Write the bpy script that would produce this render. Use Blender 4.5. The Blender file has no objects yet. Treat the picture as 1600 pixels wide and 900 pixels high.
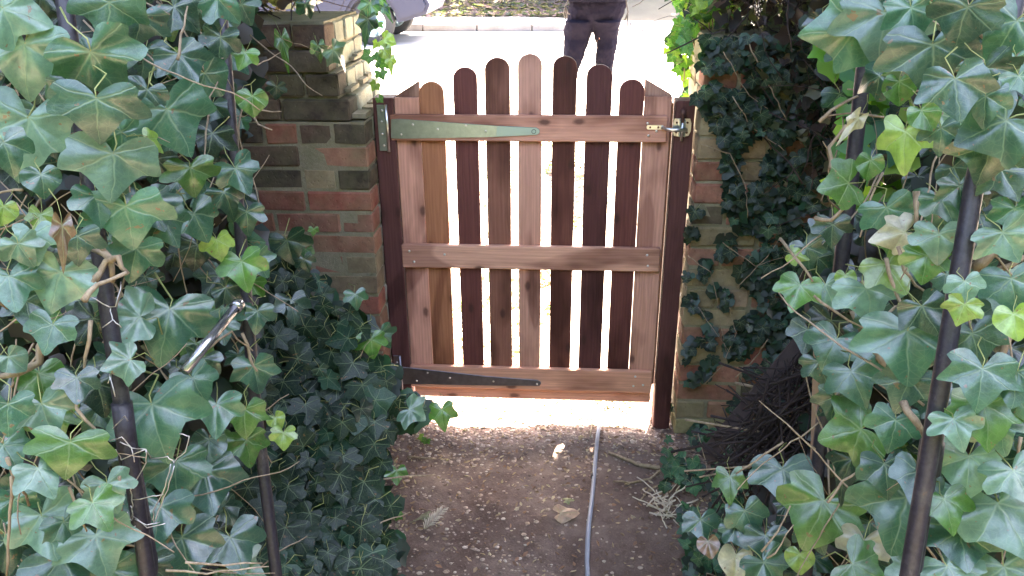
import bpy, bmesh, math, random
import numpy as np
from mathutils import Vector, Matrix, noise as mnoise
random.seed(7)
S = bpy.context.scene
COL = S.collection
PI = math.pi
RAD = math.radians

# ------------------------------------------------------------------ camera
F = 1250.0                                   # focal length in pixels of the 1600 px wide photograph
CAM = Vector((0.121, -2.607, 1.693))
PITCH, YAW, ROLL = RAD(23.32), RAD(-4.05), RAD(0.48)
FW = Vector((math.sin(YAW)*math.cos(PITCH), math.cos(YAW)*math.cos(PITCH), -math.sin(PITCH)))
_rt = Vector((math.cos(YAW), -math.sin(YAW), 0)); _dn = FW.cross(_rt)
RT = _rt*math.cos(ROLL) + _dn*math.sin(ROLL)
DN = _dn*math.cos(ROLL) - _rt*math.sin(ROLL)
cam = bpy.data.cameras.new('camera'); camo = bpy.data.objects.new('camera', cam); COL.objects.link(camo)
m = Matrix.Identity(4)
for i in range(3):
    m[i][0] = RT[i]; m[i][1] = -DN[i]; m[i][2] = -FW[i]; m[i][3] = CAM[i]
camo.matrix_world = m
cam.sensor_width = 36; cam.lens = 36*F/1600; cam.clip_start = 0.02; cam.clip_end = 2000
S.camera = camo

# ------------------------------------------------------------------ light
SUN_EL, SUN_AZ = RAD(58), RAD(14)            # sun behind the gate, a little to the right
W = bpy.data.worlds.new('World'); S.world = W; W.use_nodes = True
wn = W.node_tree.nodes; wl = W.node_tree.links
sky = wn.new('ShaderNodeTexSky'); sky.sky_type = 'NISHITA'; sky.sun_disc = False
sky.sun_elevation = SUN_EL; sky.sun_rotation = SUN_AZ; sky.air_density = .7; sky.dust_density = 4.0; sky.ozone_density = .3
wn['Background'].inputs['Strength'].default_value = 0.15
wl.new(sky.outputs[0], wn['Background'].inputs[0])
sl = bpy.data.lights.new('sun', 'SUN'); sl.energy = 5; sl.angle = RAD(0.5); sl.color = (1, .95, .87)
so = bpy.data.objects.new('sun', sl); COL.objects.link(so)
sd = Vector((math.sin(SUN_AZ)*math.cos(SUN_EL), math.cos(SUN_AZ)*math.cos(SUN_EL), math.sin(SUN_EL)))
so.rotation_euler = sd.to_track_quat('Z', 'Y').to_euler(); so.location = sd*20
S.view_settings.view_transform = 'Standard'; S.view_settings.look = 'None'
S.view_settings.exposure = 4.75;
S.view_settings.use_white_balance = True; S.view_settings.white_balance_temperature = 7300; S.view_settings.white_balance_tint = 14; S.view_settings.gamma = 1; S.view_settings.use_curve_mapping = False
S.render.engine = 'CYCLES'
S.cycles.max_bounces = 8; S.cycles.transparent_max_bounces = 8

# ------------------------------------------------------------------ placing helpers
def P(u, v, d):                              # point at photo pixel u, v and distance d along the view axis
    return CAM + d*(FW + ((u-800)/F)*RT + ((v-450)/F)*DN)
def ray(u, v): return FW + ((u-800)/F)*RT + ((v-450)/F)*DN
def Yp(u, v, y):
    r = ray(u, v); return CAM + r*((y-CAM.y)/r.y)
def Xp(u, v, x):
    r = ray(u, v); return CAM + r*((x-CAM.x)/r.x)
def smooth(a, b, t):
    t = min(1, max(0, (t-a)/(b-a))); return t*t*(3-2*t)
def gz0(y): return .35*smooth(.3, 2.6, y) + 1.1*smooth(12.9, 17.5, y)
def Gp(u, v, z=None):
    r = ray(u, v); t = 2.0
    for _ in range(30):
        p = CAM + r*t; h = p.z - (gz0(p.y) if z is None else z); t += h/max(.1, -r.z)*.8
    return CAM + r*t
def rnd(a, b): return random.uniform(a, b)

# ------------------------------------------------------------------ object helpers
def link(o, parent=None):
    COL.objects.link(o)
    if parent is not None: o.parent = parent
    return o
def tag(o, label=None, cat=None, group=None, kind=None):
    if label: o['label'] = label
    if cat: o['category'] = cat
    if group: o['group'] = group
    if kind: o['kind'] = kind
    return o
def empty(name, loc, label, cat, group=None):
    o = bpy.data.objects.new(name, None); o.location = loc; o.empty_display_size = .05
    link(o); return tag(o, label, cat, group)
class MB:
    def __init__(s): s.v = []; s.f = []; s.m = []; s.c = []
    def add(s, verts, faces, mat=0, col=None):
        b = len(s.v); s.v += [tuple(p) for p in verts]
        for f in faces:
            s.f.append(tuple(i+b for i in f)); s.m.append(mat)
        if col is not None: s.c += [col]*len(verts)
    def tube(s, pts, rad, n=6, mat=0, col=None, cap=True):
        pts = [Vector(p) for p in pts]; k = len(pts)
        if not hasattr(rad, '__len__'): rad = [rad]*k
        vs = []; up = Vector((.13, .21, .97)); 
        t0 = (pts[1]-pts[0]).normalized()
        a = t0.orthogonal().normalized()
        for i, p in enumerate(pts):
            t = (pts[min(i+1, k-1)]-pts[max(i-1, 0)]).normalized()
            a = (a - t*a.dot(t)).normalized(); b = t.cross(a)
            for j in range(n):
                q = 2*PI*j/n; vs.append(p + (a*math.cos(q)+b*math.sin(q))*rad[i])
        fs = []
        for i in range(k-1):
            for j in range(n):
                fs.append((i*n+j, i*n+(j+1) % n, (i+1)*n+(j+1) % n, (i+1)*n+j))
        if cap: fs.append(tuple(range(n-1, -1, -1))); fs.append(tuple((k-1)*n+j for j in range(n)))
        s.add(vs, fs, mat, col)
    def box(s, a, b, mat=0, col=None):
        x0, y0, z0 = a; x1, y1, z1 = b
        s.add([(x0,y0,z0),(x1,y0,z0),(x1,y1,z0),(x0,y1,z0),(x0,y0,z1),(x1,y0,z1),(x1,y1,z1),(x0,y1,z1)],
              [(0,3,2,1),(4,5,6,7),(0,1,5,4),(1,2,6,5),(2,3,7,6),(3,0,4,7)], mat, col)
    def mesh(s, name, mats, smooth_=True):
        me = bpy.data.meshes.new(name); me.from_pydata(s.v, [], s.f)
        for x in (mats if isinstance(mats, (list, tuple)) else [mats]): me.materials.append(x)
        me.polygons.foreach_set('material_index', s.m)
        if smooth_: me.polygons.foreach_set('use_smooth', [True]*len(s.f))
        if s.c:
            ca = me.color_attributes.new('tint', 'FLOAT_COLOR', 'POINT')
            arr = np.ones((len(s.v), 4), np.float32); arr[:, :3] = np.array(s.c, np.float32)[:, :3]
            ca.data.foreach_set('color', arr.ravel())
        me.update(); return me
    def build(s, name, mats, parent=None, smooth_=True):
        return link(bpy.data.objects.new(name, s.mesh(name, mats, smooth_)), parent)
def bm_obj(name, bm, mat, parent=None, smooth_=False, color=None, loc=None):
    me = bpy.data.meshes.new(name); bm.to_mesh(me); bm.free(); me.materials.append(mat)
    if smooth_: me.polygons.foreach_set('use_smooth', [True]*len(me.polygons))
    o = link(bpy.data.objects.new(name, me), parent)
    if color: o.color = (*color, 1)
    if loc is not None: o.location = loc
    return o
def chamfer_box(sx, sy, sz, off=.004, jit=0, seg=1):
    bm = bmesh.new(); bmesh.ops.create_cube(bm, size=1)
    bmesh.ops.scale(bm, vec=(sx, sy, sz), verts=bm.verts)
    bmesh.ops.bevel(bm, geom=bm.edges[:], offset=off, segments=seg, affect='EDGES', profile=.6)
    if jit:
        for v in bm.verts: v.co += Vector((rnd(-jit, jit), rnd(-jit, jit), rnd(-jit, jit)))
    return bm
def prism(outline, y0, y1, off=.002):          # outline in x, z; extruded along y
    bm = bmesh.new(); vs = [bm.verts.new((x, y0, z)) for x, z in outline]
    f = bm.faces.new(vs); f.normal_update()
    r = bmesh.ops.extrude_face_region(bm, geom=[f])
    for e in r['geom']:
        if isinstance(e, bmesh.types.BMVert): e.co.y = y1
    bmesh.ops.recalc_face_normals(bm, faces=bm.faces[:])
    if off:
        ed = [e for e in bm.edges if len(e.link_faces) == 2 and e.calc_face_angle(0) > RAD(40)]
        bmesh.ops.bevel(bm, geom=ed, offset=off, segments=1, affect='EDGES')
    return bm
def lathe(mb, prof, c, axis='z', n=24, mat=0):
    vs = []; fs = []
    for r, h in prof:
        for j in range(n):
            q = 2*PI*j/n; x, y = r*math.cos(q), r*math.sin(q)
            p = {'z': (x, y, h), 'y': (x, h, y), 'x': (h, x, y)}[axis]
            vs.append((c[0]+p[0], c[1]+p[1], c[2]+p[2]))
    for i in range(len(prof)-1):
        for j in range(n): fs.append((i*n+j, i*n+(j+1) % n, (i+1)*n+(j+1) % n, (i+1)*n+j))
    mb.add(vs, fs, mat)

# ------------------------------------------------------------------ material helpers
class NT:
    def __init__(s, name):
        s.mat = bpy.data.materials.new(name); s.mat.use_nodes = True
        s.n = s.mat.node_tree.nodes; s.l = s.mat.node_tree.links; s.p = s.n['Principled BSDF']; s.out = s.n['Material Output']
    def new(s, t, **k):
        x = s.n.new(t)
        for a, b in k.items(): setattr(x, a, b)
        return x
    def put(s, sock, v):
        if isinstance(v, bpy.types.NodeSocket): s.l.new(v, sock)
        elif v is not None:
            if sock.type == 'RGBA' and len(v) == 3: v = (*v, 1)
            sock.default_value = v
    def math(s, op, a, b=None, c=None, clamp=False):
        x = s.new('ShaderNodeMath', operation=op, use_clamp=clamp)
        for i, q in enumerate((a, b, c)):
            if q is not None: s.put(x.inputs[i], q)
        return x.outputs[0]
    def mix(s, f, a, b, mode='MIX'):
        x = s.new('ShaderNodeMix', data_type='RGBA', blend_type=mode)
        s.put(x.inputs[0], f); s.put(x.inputs[6], a); s.put(x.inputs[7], b); return x.outputs[2]
    def noise(s, vec, scale, detail=4, rough=.6, dist=0):
        x = s.new('ShaderNodeTexNoise'); s.put(x.inputs['Vector'], vec)
        x.inputs['Scale'].default_value = scale; x.inputs['Detail'].default_value = detail
        x.inputs['Roughness'].default_value = rough; x.inputs['Distortion'].default_value = dist; return x.outputs['Fac']
    def voro(s, vec, scale, feature='F1', out='Distance'):
        x = s.new('ShaderNodeTexVoronoi', feature=feature); s.put(x.inputs['Vector'], vec); x.inputs['Scale'].default_value = scale
        return x.outputs[out]
    def ramp(s, f, a, b, c0=(0,0,0), c1=(1,1,1)):
        x = s.new('ShaderNodeValToRGB'); e = x.color_ramp.elements
        e[0].position = a; e[1].position = b; e[0].color = (*c0, 1); e[1].color = (*c1, 1); s.put(x.inputs[0], f); return x.outputs[0]
    def coord(s, k='Object'): return s.new('ShaderNodeTexCoord').outputs[k]
    def mapping(s, vec, scale=(1,1,1), loc=None):
        x = s.new('ShaderNodeMapping'); s.put(x.inputs['Vector'], vec); x.inputs['Scale'].default_value = scale
        if loc is not None: s.put(x.inputs['Location'], loc)
        return x.outputs[0]
    def bump(s, h, strength=.3, dist=.01):
        x = s.new('ShaderNodeBump'); x.inputs['Strength'].default_value = strength; x.inputs['Distance'].default_value = dist
        s.put(x.inputs['Height'], h); s.l.new(x.outputs[0], s.p.inputs['Normal']); return x.outputs[0]
    def base(s, c): s.put(s.p.inputs['Base Color'], c)
    def rough(s, r): s.put(s.p.inputs['Roughness'], r)
def plain(name, col, rough=.6, metal=0, nscale=30, namt=.25, spec=.5, bump=0):
    t = NT(name); v = t.coord()
    f = t.noise(v, nscale)
    t.base(t.mix(f, tuple(c*(1-namt) for c in col), tuple(min(1, c*(1+namt)) for c in col)))
    t.rough(rough); t.p.inputs['Metallic'].default_value = metal; t.p.inputs['Specular IOR Level'].default_value = spec
    if bump: t.bump(f, bump, .005)
    return t.mat

def leaf_mat(name, per_object, veins=True, gloss=.31, coat=1.0):
    t = NT(name)
    if per_object:
        oi = t.new('ShaderNodeObjectInfo'); tint = oi.outputs['Color']; rv = oi.outputs['Random']
    else:
        a = t.new('ShaderNodeVertexColor', layer_name='tint'); tint = a.outputs['Color']
        rv = t.new('ShaderNodeNewGeometry').outputs['Random Per Island']
    hs = t.new('ShaderNodeHueSaturation'); t.put(hs.inputs['Color'], tint)
    t.put(hs.inputs['Value'], t.math('MULTIPLY_ADD', rv, .5, .75)); hs.inputs['Saturation'].default_value = 1
    col = hs.outputs[0]
    uv0 = t.coord('UV'); wv = t.new('ShaderNodeTexNoise'); wv.inputs['Scale'].default_value = 2.6; wv.inputs['Detail'].default_value = 2
    w0 = t.new('ShaderNodeVectorMath', operation='MULTIPLY_ADD'); t.put(w0.inputs[0], t.math('MULTIPLY', rv, 61)); w0.inputs[1].default_value = (1, .7, .3); t.put(w0.inputs[2], uv0); t.put(wv.inputs['Vector'], w0.outputs[0])
    w1 = t.new('ShaderNodeVectorMath', operation='MULTIPLY_ADD'); t.put(w1.inputs[0], wv.outputs['Color']); w1.inputs[1].default_value = (.15, .15, 0); t.put(w1.inputs[2], uv0)
    w2 = t.new('ShaderNodeVectorMath', operation='SUBTRACT'); t.put(w2.inputs[0], w1.outputs[0]); w2.inputs[1].default_value = (.075, .075, 0)
    uv = w2.outputs[0]; sx = t.new('ShaderNodeSeparateXYZ'); t.put(sx.inputs[0], uv)
    if veins:
        ax = t.math('ABSOLUTE', sx.outputs[0]); y = sx.outputs[1]
        r = t.math('SQRT', t.math('ADD', t.math('MULTIPLY', ax, ax), t.math('MULTIPLY', y, y)))
        w = t.math('MAXIMUM', t.math('MULTIPLY_ADD', r, -.028, .034), .006)
        vein = None; sec = None
        for ang in (0, 54, 112):
            c, s_ = math.cos(RAD(ang)), math.sin(RAD(ang))
            dd = t.math('ABSOLUTE', t.math('SUBTRACT', t.math('MULTIPLY', ax, c), t.math('MULTIPLY', y, s_)))
            al = t.math('ADD', t.math('MULTIPLY', ax, s_), t.math('MULTIPLY', y, c))
            neg = t.math('LESS_THAN', al, -.01)
            q = t.math('SUBTRACT', 1, t.math('DIVIDE', t.math('ADD', dd, t.math('MULTIPLY', neg, 5)), w), clamp=True)
            vein = q if vein is None else t.math('MAXIMUM', vein, q)
            if ang < 100:                       # side veins running off the main ones
                fr = t.math('FRACT', t.math('SUBTRACT', t.math('MULTIPLY', al, 5.2), t.math('MULTIPLY', dd, 4.0)))
                tri = t.math('ABSOLUTE', t.math('SUBTRACT', fr, .5))
                q2 = t.math('SUBTRACT', 1, t.math('DIVIDE', tri, .11), clamp=True)
                q2 = t.math('MULTIPLY', q2, t.math('SUBTRACT', 1, t.math('DIVIDE', dd, .34), clamp=True))
                q2 = t.math('MULTIPLY', q2, t.math('SUBTRACT', 1, neg))
                sec = q2 if sec is None else t.math('MAXIMUM', sec, q2)
        pad = t.new('ShaderNodeCombineXYZ'); t.put(pad.inputs[2], t.math('MULTIPLY', rv, 37)); 
        vv = t.new('ShaderNodeVectorMath', operation='ADD'); t.put(vv.inputs[0], uv); t.put(vv.inputs[1], pad.outputs[0])
        ret = t.math('SUBTRACT', 1, t.math('DIVIDE', t.voro(vv.outputs[0], 7, 'DISTANCE_TO_EDGE'), .05), clamp=True)
        net = t.math('MAXIMUM', t.math('MULTIPLY', sec, .28), t.math('MULTIPLY', ret, .20))
        mott = t.noise(vv.outputs[0], 3.2, 5, .65)
        col = t.mix(t.ramp(mott, .35, .7), t.mix(.45, col, (.012, .03, .02)), col)
        pale = t.mix(.42, col, (.30, .40, .24))
        col = t.mix(t.math('MAXIMUM', t.math('MULTIPLY', vein, .85), net), col, pale)
        spot = t.math('GREATER_THAN', t.noise(vv.outputs[0], 5.5, 3, .5), .69)
        col = t.mix(t.math('MULTIPLY', spot, .8), col, (.16, .09, .045))
        t.bump(t.math('ADD', t.math('MULTIPLY', vein, -.4), t.math('MULTIPLY', mott, 1.2)), .35, .004)
        t.rough(t.math('MULTIPLY_ADD', mott, .22, gloss-.08))
    else:
        t.rough(gloss+.1)
    bf = t.new('ShaderNodeNewGeometry').outputs['Backfacing']
    col = t.mix(t.math('MULTIPLY', bf, .55), col, t.mix(.5, col, (.22, .28, .15)))
    t.base(col); t.p.inputs['Specular IOR Level'].default_value = .6 if coat > .5 else .3
    if veins: t.put(t.p.inputs['Coat Weight'], t.math('MULTIPLY_ADD', t.ramp(mott, .35, .65), .45*coat, .15*coat)); t.p.inputs['Coat Roughness'].default_value = .27; t.p.inputs['Coat IOR'].default_value = 1.6
    tr = t.new('ShaderNodeBsdfTranslucent'); t.put(tr.inputs[0], t.mix(.6, col, t.mix(1, col, (2.4, 3.0, 1.0), 'MULTIPLY')))
    ms = t.new('ShaderNodeMixShader'); ms.inputs[0].default_value = .28
    t.l.new(t.p.outputs[0], ms.inputs[1]); t.l.new(tr.outputs[0], ms.inputs[2]); t.l.new(ms.outputs[0], t.out.inputs[0])
    return t.mat
def wood_mat(name, axis):
    t = NT(name); oi = t.new('ShaderNodeObjectInfo'); co = t.coord()
    off = t.new('ShaderNodeCombineXYZ')
    for i, k in enumerate((11, 17, 23)): t.put(off.inputs[i], t.math('MULTIPLY', oi.outputs['Random'], k))
    sc = {'z': (1, 1, .06), 'x': (.06, 1, 1)}[axis]
    g = t.mapping(co, sc, off.outputs[0])
    soft = t.mapping(co, {'z': (1, 1, .3), 'x': (.3, 1, 1)}[axis], off.outputs[0])
    grain = t.noise(g, 95, 5, .65, .4)
    rings = t.new('ShaderNodeTexWave', wave_type='BANDS', bands_direction='X' if axis == 'z' else 'Z')
    t.put(rings.inputs['Vector'], g); rings.inputs['Scale'].default_value = 26; rings.inputs['Distortion'].default_value = 9
    rings.inputs['Detail'].default_value = 3; rings.inputs['Detail Scale'].default_value = 1.4
    stain = t.noise(soft, 7, 3, .55)
    c = oi.outputs['Color']
    dark = t.mix(1, c, (.55, .48, .46), 'MULTIPLY'); lite = t.mix(1, c, (1.18, 1.2, 1.2), 'MULTIPLY')
    col = t.mix(t.ramp(stain, .36, .5), dark, lite)
    col = t.mix(t.math('MULTIPLY', t.ramp(grain, .35, .75), .45), col, t.mix(1, col, (.5, .45, .45), 'MULTIPLY'))
    col = t.mix(t.math('MULTIPLY', rings.outputs['Fac'], .3), col, t.mix(1, col, (.62, .55, .52), 'MULTIPLY'))
    sp = t.new('ShaderNodeSeparateXYZ'); t.put(sp.inputs[0], t.mapping(co, {'z': (1, 1, .5), 'x': (.5, 1, 1)}[axis], off.outputs[0]))
    cb = t.new('ShaderNodeCombineXYZ'); t.put(cb.inputs[0], sp.outputs[0]); t.put(cb.inputs[1], sp.outputs[2])
    vo = t.new('ShaderNodeTexVoronoi', voronoi_dimensions='2D'); t.put(vo.inputs['Vector'], cb.outputs[0]); vo.inputs['Scale'].default_value = 6.5
    kd = t.math('ADD', vo.outputs['Distance'], t.math('MULTIPLY', t.noise(co, 60, 2), .03))
    knot = t.ramp(kd, .05, .095, (1, 1, 1), (0, 0, 0)); halo = t.ramp(kd, .06, .24, (1, 1, 1), (0, 0, 0))
    col = t.mix(t.math('MULTIPLY', halo, .4), col, t.mix(1, col, (.55, .45, .42), 'MULTIPLY'))
    wet = t.math('MULTIPLY', t.ramp(t.noise(soft, 5.5, 2, .5, .6), .56, .60), t.ramp(oi.outputs['Random'], .3, .5))
    col = t.mix(t.math('MULTIPLY', wet, .6), col, t.mix(1, col, (.42, .32, .32), 'MULTIPLY'))
    col = t.mix(t.math('MULTIPLY', knot, .7), col, (.045, .018, .014))
    t.base(col); t.rough(t.math('MULTIPLY_ADD', grain, .3, .5)); t.p.inputs['Specular IOR Level'].default_value = .3
    t.bump(t.math('ADD', grain, t.math('MULTIPLY', rings.outputs['Fac'], .5)), .35, .002)
    return t.mat
def brick_mat():
    t = NT('brick'); oi = t.new('ShaderNodeObjectInfo'); co = t.coord()
    off = t.new('ShaderNodeCombineXYZ')
    for i, k in enumerate((31, 47, 13)): t.put(off.inputs[i], t.math('MULTIPLY', oi.outputs['Random'], k))
    v = t.mapping(co, (1, 1, 1), off.outputs[0])
    n1 = t.noise(v, 14, 5, .7); n2 = t.noise(v, 70, 5, .7); n3 = t.noise(v, 9, 3, .6); pit = t.voro(v, 60)
    c = oi.outputs['Color']
    col = t.mix(t.ramp(n1, .3, .7), t.mix(1, c, (.55, .5, .5), 'MULTIPLY'), t.mix(.2, c, (.42, .32, .22)))
    col = t.mix(t.math('MULTIPLY', t.ramp(n3, .44, .78), .55), col, (.15, .145, .08))
    col = t.mix(t.math('MULTIPLY', t.ramp(n2, .58, .72), .5), col, (.06, .045, .04))
    col = t.mix(t.math('MULTIPLY', t.ramp(n2, .25, .36, (1, 1, 1), (0, 0, 0)), .3), col, (.42, .38, .3))
    t.base(col); t.rough(.9); t.p.inputs['Specular IOR Level'].default_value = .2
    t.bump(t.math('ADD', t.math('MULTIPLY', n2, .8), t.ramp(pit, .0, .25)), .6, .004)
    return t.mat
M = {}
M['leaf'] = leaf_mat('ivy_leaf', True, True, .29, 1.7)
M['leaf_dull'] = leaf_mat('low_sheen_ivy_leaf', True, True, .44, .25)  # same leaf with its sheen turned down so the far ivy reads darker
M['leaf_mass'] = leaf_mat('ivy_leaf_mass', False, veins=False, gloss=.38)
M['litter'] = leaf_mat('litter', False, veins=False, gloss=.7)
M['dryleaf'] = leaf_mat('dry_leaf', True, gloss=.65)
M['wood_v'] = wood_mat('stained_wood_upright', 'z'); M['wood_h'] = wood_mat('stained_wood_rail', 'x')
M['brick'] = brick_mat()
def mortar_mat():
    t = NT('mortar'); v = t.coord(); n = t.noise(v, 9, 5, .7); n2 = t.noise(v, 120, 4, .7)
    col = t.mix(t.ramp(n, .35, .65), (.20, .19, .10), (.33, .29, .20))
    t.base(t.mix(t.math('MULTIPLY', n2, .5), col, (.10, .08, .06))); t.rough(.95); t.bump(n2, .8, .006); return t.mat
M['mortar'] = mortar_mat()
def stem_mat():
    t = NT('stem'); v = t.mapping(t.coord(), (1, 1, .3)); n = t.noise(v, 90, 4, .7); n2 = t.noise(t.coord(), 6, 2)
    t.base(t.mix(t.ramp(n, .3, .7), t.mix(n2, (.12, .08, .05), (.2, .15, .09)), t.mix(n2, (.3, .22, .14), (.42, .34, .24)))); t.rough(.8); t.bump(n, .6, .003); return t.mat
M['stem'] = stem_mat()
M['petiole'] = plain('petiole', (.24, .27, .09), .5, 0, 20, .3)
M['twig'] = plain('twig', (.040, .026, .024), .85, 0, 40, .5)
def pole_mat():
    t = NT('black_coated_steel'); v = t.coord(); n = t.noise(v, 28, 5, .7); f = t.noise(v, 160, 3, .6); g = t.noise(t.mapping(v, (1, 1, .15)), 140, 3, .6)
    col = t.mix(t.ramp(f, .35, .7), (.017, .014, .021), (.034, .030, .040)); col = t.mix(t.math('MULTIPLY', t.ramp(n, .56, .68), .6), col, (.075, .066, .062))
    col = t.mix(t.math('MULTIPLY', t.ramp(t.noise(v, 55, 4, .7), .66, .72), .8), col, (.10, .05, .03)); col = t.mix(t.math('MULTIPLY', t.ramp(g, .64, .72), .4), col, (.14, .13, .13))
    t.base(col); t.rough(t.math('MULTIPLY_ADD', n, .35, .3)); t.bump(f, .25, .002); return t.mat
M['black_metal'] = pole_mat()
M['galv'] = plain('galvanised_steel', (.33, .43, .46), .38, 1.0, 45, .3)
M['dark_steel'] = plain('dull_steel', (.22, .22, .25), .42, 1.0, 45, .35)
M['bright_steel'] = plain('bright_steel', (.75, .75, .76), .28, 1.0, 60, .15)
M['rust'] = plain('rusty_steel', (.12, .06, .05), .6, .6, 60, .4)
M['wire'] = plain('wire', (.55, .52, .5), .4, .9, 80, .2)
def soil_mat():
    t = NT('soil'); v = t.coord(); a = t.noise(v, 2.2, 6, .65); b = t.noise(v, 26, 6, .7); c = t.noise(v, 150, 4, .7)
    col = t.mix(t.ramp(a, .36, .66), (.105, .070, .060), (.26, .20, .175))
    col = t.mix(t.math('MULTIPLY', t.ramp(b, .35, .7), .6), col, t.mix(1, col, (.5, .45, .42), 'MULTIPLY'))
    col = t.mix(t.math('MULTIPLY', t.ramp(c, .55, .75), .5), col, (.34, .26, .20))
    t.base(col); t.rough(.95); t.p.inputs['Specular IOR Level'].default_value = .2
    t.bump(t.math('ADD', b, t.math('MULTIPLY', c, .6)), .8, .012); return t.mat
M['soil'] = soil_mat()
def stone_mat():
    t = NT('gravel'); r = t.new('ShaderNodeNewGeometry').outputs['Random Per Island']
    x = t.new('ShaderNodeValToRGB'); t.put(x.inputs[0], r); e = x.color_ramp.elements
    e[0].color = (.10, .07, .055, 1); e[1].color = (.50, .45, .39, 1)
    for p, c in ((.3, (.24, .18, .145, 1)), (.6, (.38, .31, .26, 1)), (.8, (.32, .23, .16, 1))):
        q = e.new(p); q.color = c
    t.base(x.outputs[0]); t.rough(.75); return t.mat
M['gravel'] = stone_mat()
def pave_mat(name, a, b, sc=3):
    t = NT(name); v = t.coord(); n = t.noise(v, sc, 6, .65); g = t.noise(v, 130, 3, .6)
    t.base(t.mix(t.math('MULTIPLY', g, .5), t.mix(t.ramp(n, .3, .7), a, b), (.22, .18, .14))); t.rough(.9); t.bump(g, .5, .006); return t.mat
M['drive'] = pave_mat('driveway_gravel', (.36, .31, .26), (.5, .45, .39))
M['road'] = pave_mat('pale_road', (.30, .29, .28), (.40, .38, .37))
M['pave'] = pave_mat('pavement', (.38, .35, .33), (.5, .46, .44))
M['kerb'] = pave_mat('kerb_stone', (.09, .085, .085), (.16, .15, .15), 6)
M['earth'] = pave_mat('earth', (.10, .08, .05), (.16, .13, .08), 1)
M['hose'] = plain('grey_blue_rubber', (.20, .23, .30), .45, 0, 40, .25)

# ------------------------------------------------------------------ ivy leaf shapes
def catmull(pts, k):
    out = []; n = len(pts)
    for i in range(n):
        p0, p1, p2, p3 = (Vector(pts[(i+j-1) % n]) for j in range(4))
        for s in range(k):
            t = s/k
            out.append(.5*((2*p1)+(-p0+p2)*t+(2*p0-5*p1+4*p2-p3)*t*t+(-p0+3*p1-3*p2+p3)*t**3))
    return out
def ivy_outline(deep, kind):
    if kind == 'round':
        h = [(.0, .86), (.16, .74), (.42, .52), (.58, .22), (.56, -.06), (.40, -.26), (.20, -.30), (.06, -.14)]
    elif kind == 'long':
        h = [(.0, 1.06), (.10, .80), (.20, .54), (.26+.04*deep, .36), (.46, .26), (.60, .20), (.46, .0), (.42, -.18), (.28, -.28), (.08, -.12)]
    else:
        s = .43 - .12*deep
        s = .50 - .10*deep
        h = [(.0, .98), (.14, .84), (.33-.04*deep, .60), (s, .41), (.68, .40), (.80, .33), (.74, .12), (.64-.05*deep, -.04), (.66, -.20), (.52, -.36), (.26, -.36), (.06, -.13)]
    h = [(x*rnd(.92, 1.08), y+rnd(-.025, .025)) if x > .08 else (x, y) for x, y in h]
    h2 = [(-x*rnd(.92, 1.08), y+rnd(-.03, .03)) for x, y in h[1:]][::-1]
    return h + [(0, -.03)] + h2
def leaf_mesh(kind, deep, lod, petiole=True, curl=1.0, ti=0, mats=None):
    o = ivy_outline(deep, kind)
    if lod == 0: o = catmull(o, 2); rings = (.4, .74, 1.0)
    elif lod == 1: o = [Vector(p) for p in o]; rings = (.6, 1.0)
    else: o = [Vector(p) for p in o][::2] + []; rings = (1.0,)
    n = len(o)
    fold = rnd(-.08, .30)*curl; droop = rnd(.12, .55)*curl; wav = rnd(.03, .12)*curl; ph = rnd(0, 6); tw = rnd(-.35, .35)*curl; side = rnd(.05, .42)*curl
    def z(x, y):
        r2 = x*x+y*y; r = math.sqrt(r2)+1e-6; th = math.atan2(x, y)
        return fold*abs(x)*.8 - droop*(max(0, y)**2)*.8 - side*x*x + tw*x*y + wav*math.sin(5*th+ph)*r + .05*r*math.cos(3.3*th)
    mb = MB(); vs = [(0, 0, 0)]; 
    for q in rings:
        for p in o: vs.append((p[0]*q, p[1]*q, z(p[0]*q, p[1]*q)))
    fs = [(0, 1+(j+1) % n, 1+j) for j in range(n)]
    for i in range(len(rings)-1):
        a = 1+i*n; b = a+n
        for j in range(n): fs.append((a+j, a+(j+1) % n, b+(j+1) % n, b+j))
    mb.add(vs, fs, 0)
    nl = len(vs)
    if petiole:
        mb.tube([(0, .0, -.004), (rnd(-.05, .05), -.2, -.05-rnd(0, .08)), (rnd(-.2, .2), -.55, -.28), (rnd(-.3, .3), -.8, -.6)], [.014, .015, .016, .02], 4, 1)
    me = mb.mesh('leaf', mats or [M['leaf'], M['petiole']])
    uvl = me.uv_layers.new(name='UVMap'); idx = np.zeros(len(me.loops), np.int32); me.loops.foreach_get('vertex_index', idx)
    va = np.array([(p[0], p[1]) for p in mb.v], np.float32); va[nl:] = 9
    uvl.data.foreach_set('uv', va[idx].ravel())
    # make the fan face +z
    return me
LEAF0 = [leaf_mesh(k, d, 0) for k, d in (('ivy', 1), ('ivy', .5), ('ivy', .2), ('ivy', .8), ('ivy', 0), ('round', 0), ('ivy', .6), ('long', .6), ('ivy', .35), ('ivy', .9), ('ivy', .1), ('round', 0), ('ivy', .7), ('ivy', .45), ('ivy', .2), ('ivy', .55), ('ivy', 0), ('ivy', .8), ('ivy', .3), ('ivy', .65), ('ivy', .15), ('ivy', .5), ('ivy', .25), ('ivy', .75))]
LEAF1 = [leaf_mesh(k, d, 1, True, .6, 0, [M['leaf_dull'], M['petiole']]) for k, d in (('ivy', 1), ('ivy', .5), ('ivy', .2), ('ivy', .8), ('round', 0), ('long', .5), ('ivy', .6), ('ivy', 0))]
ROUND0 = [LEAF0[5], LEAF0[11]]; LONG0 = [LEAF0[7]]
CURL0 = [leaf_mesh('ivy', .5, 0, True, 3.2), leaf_mesh('long', .3, 0, True, 3.5)]
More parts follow.
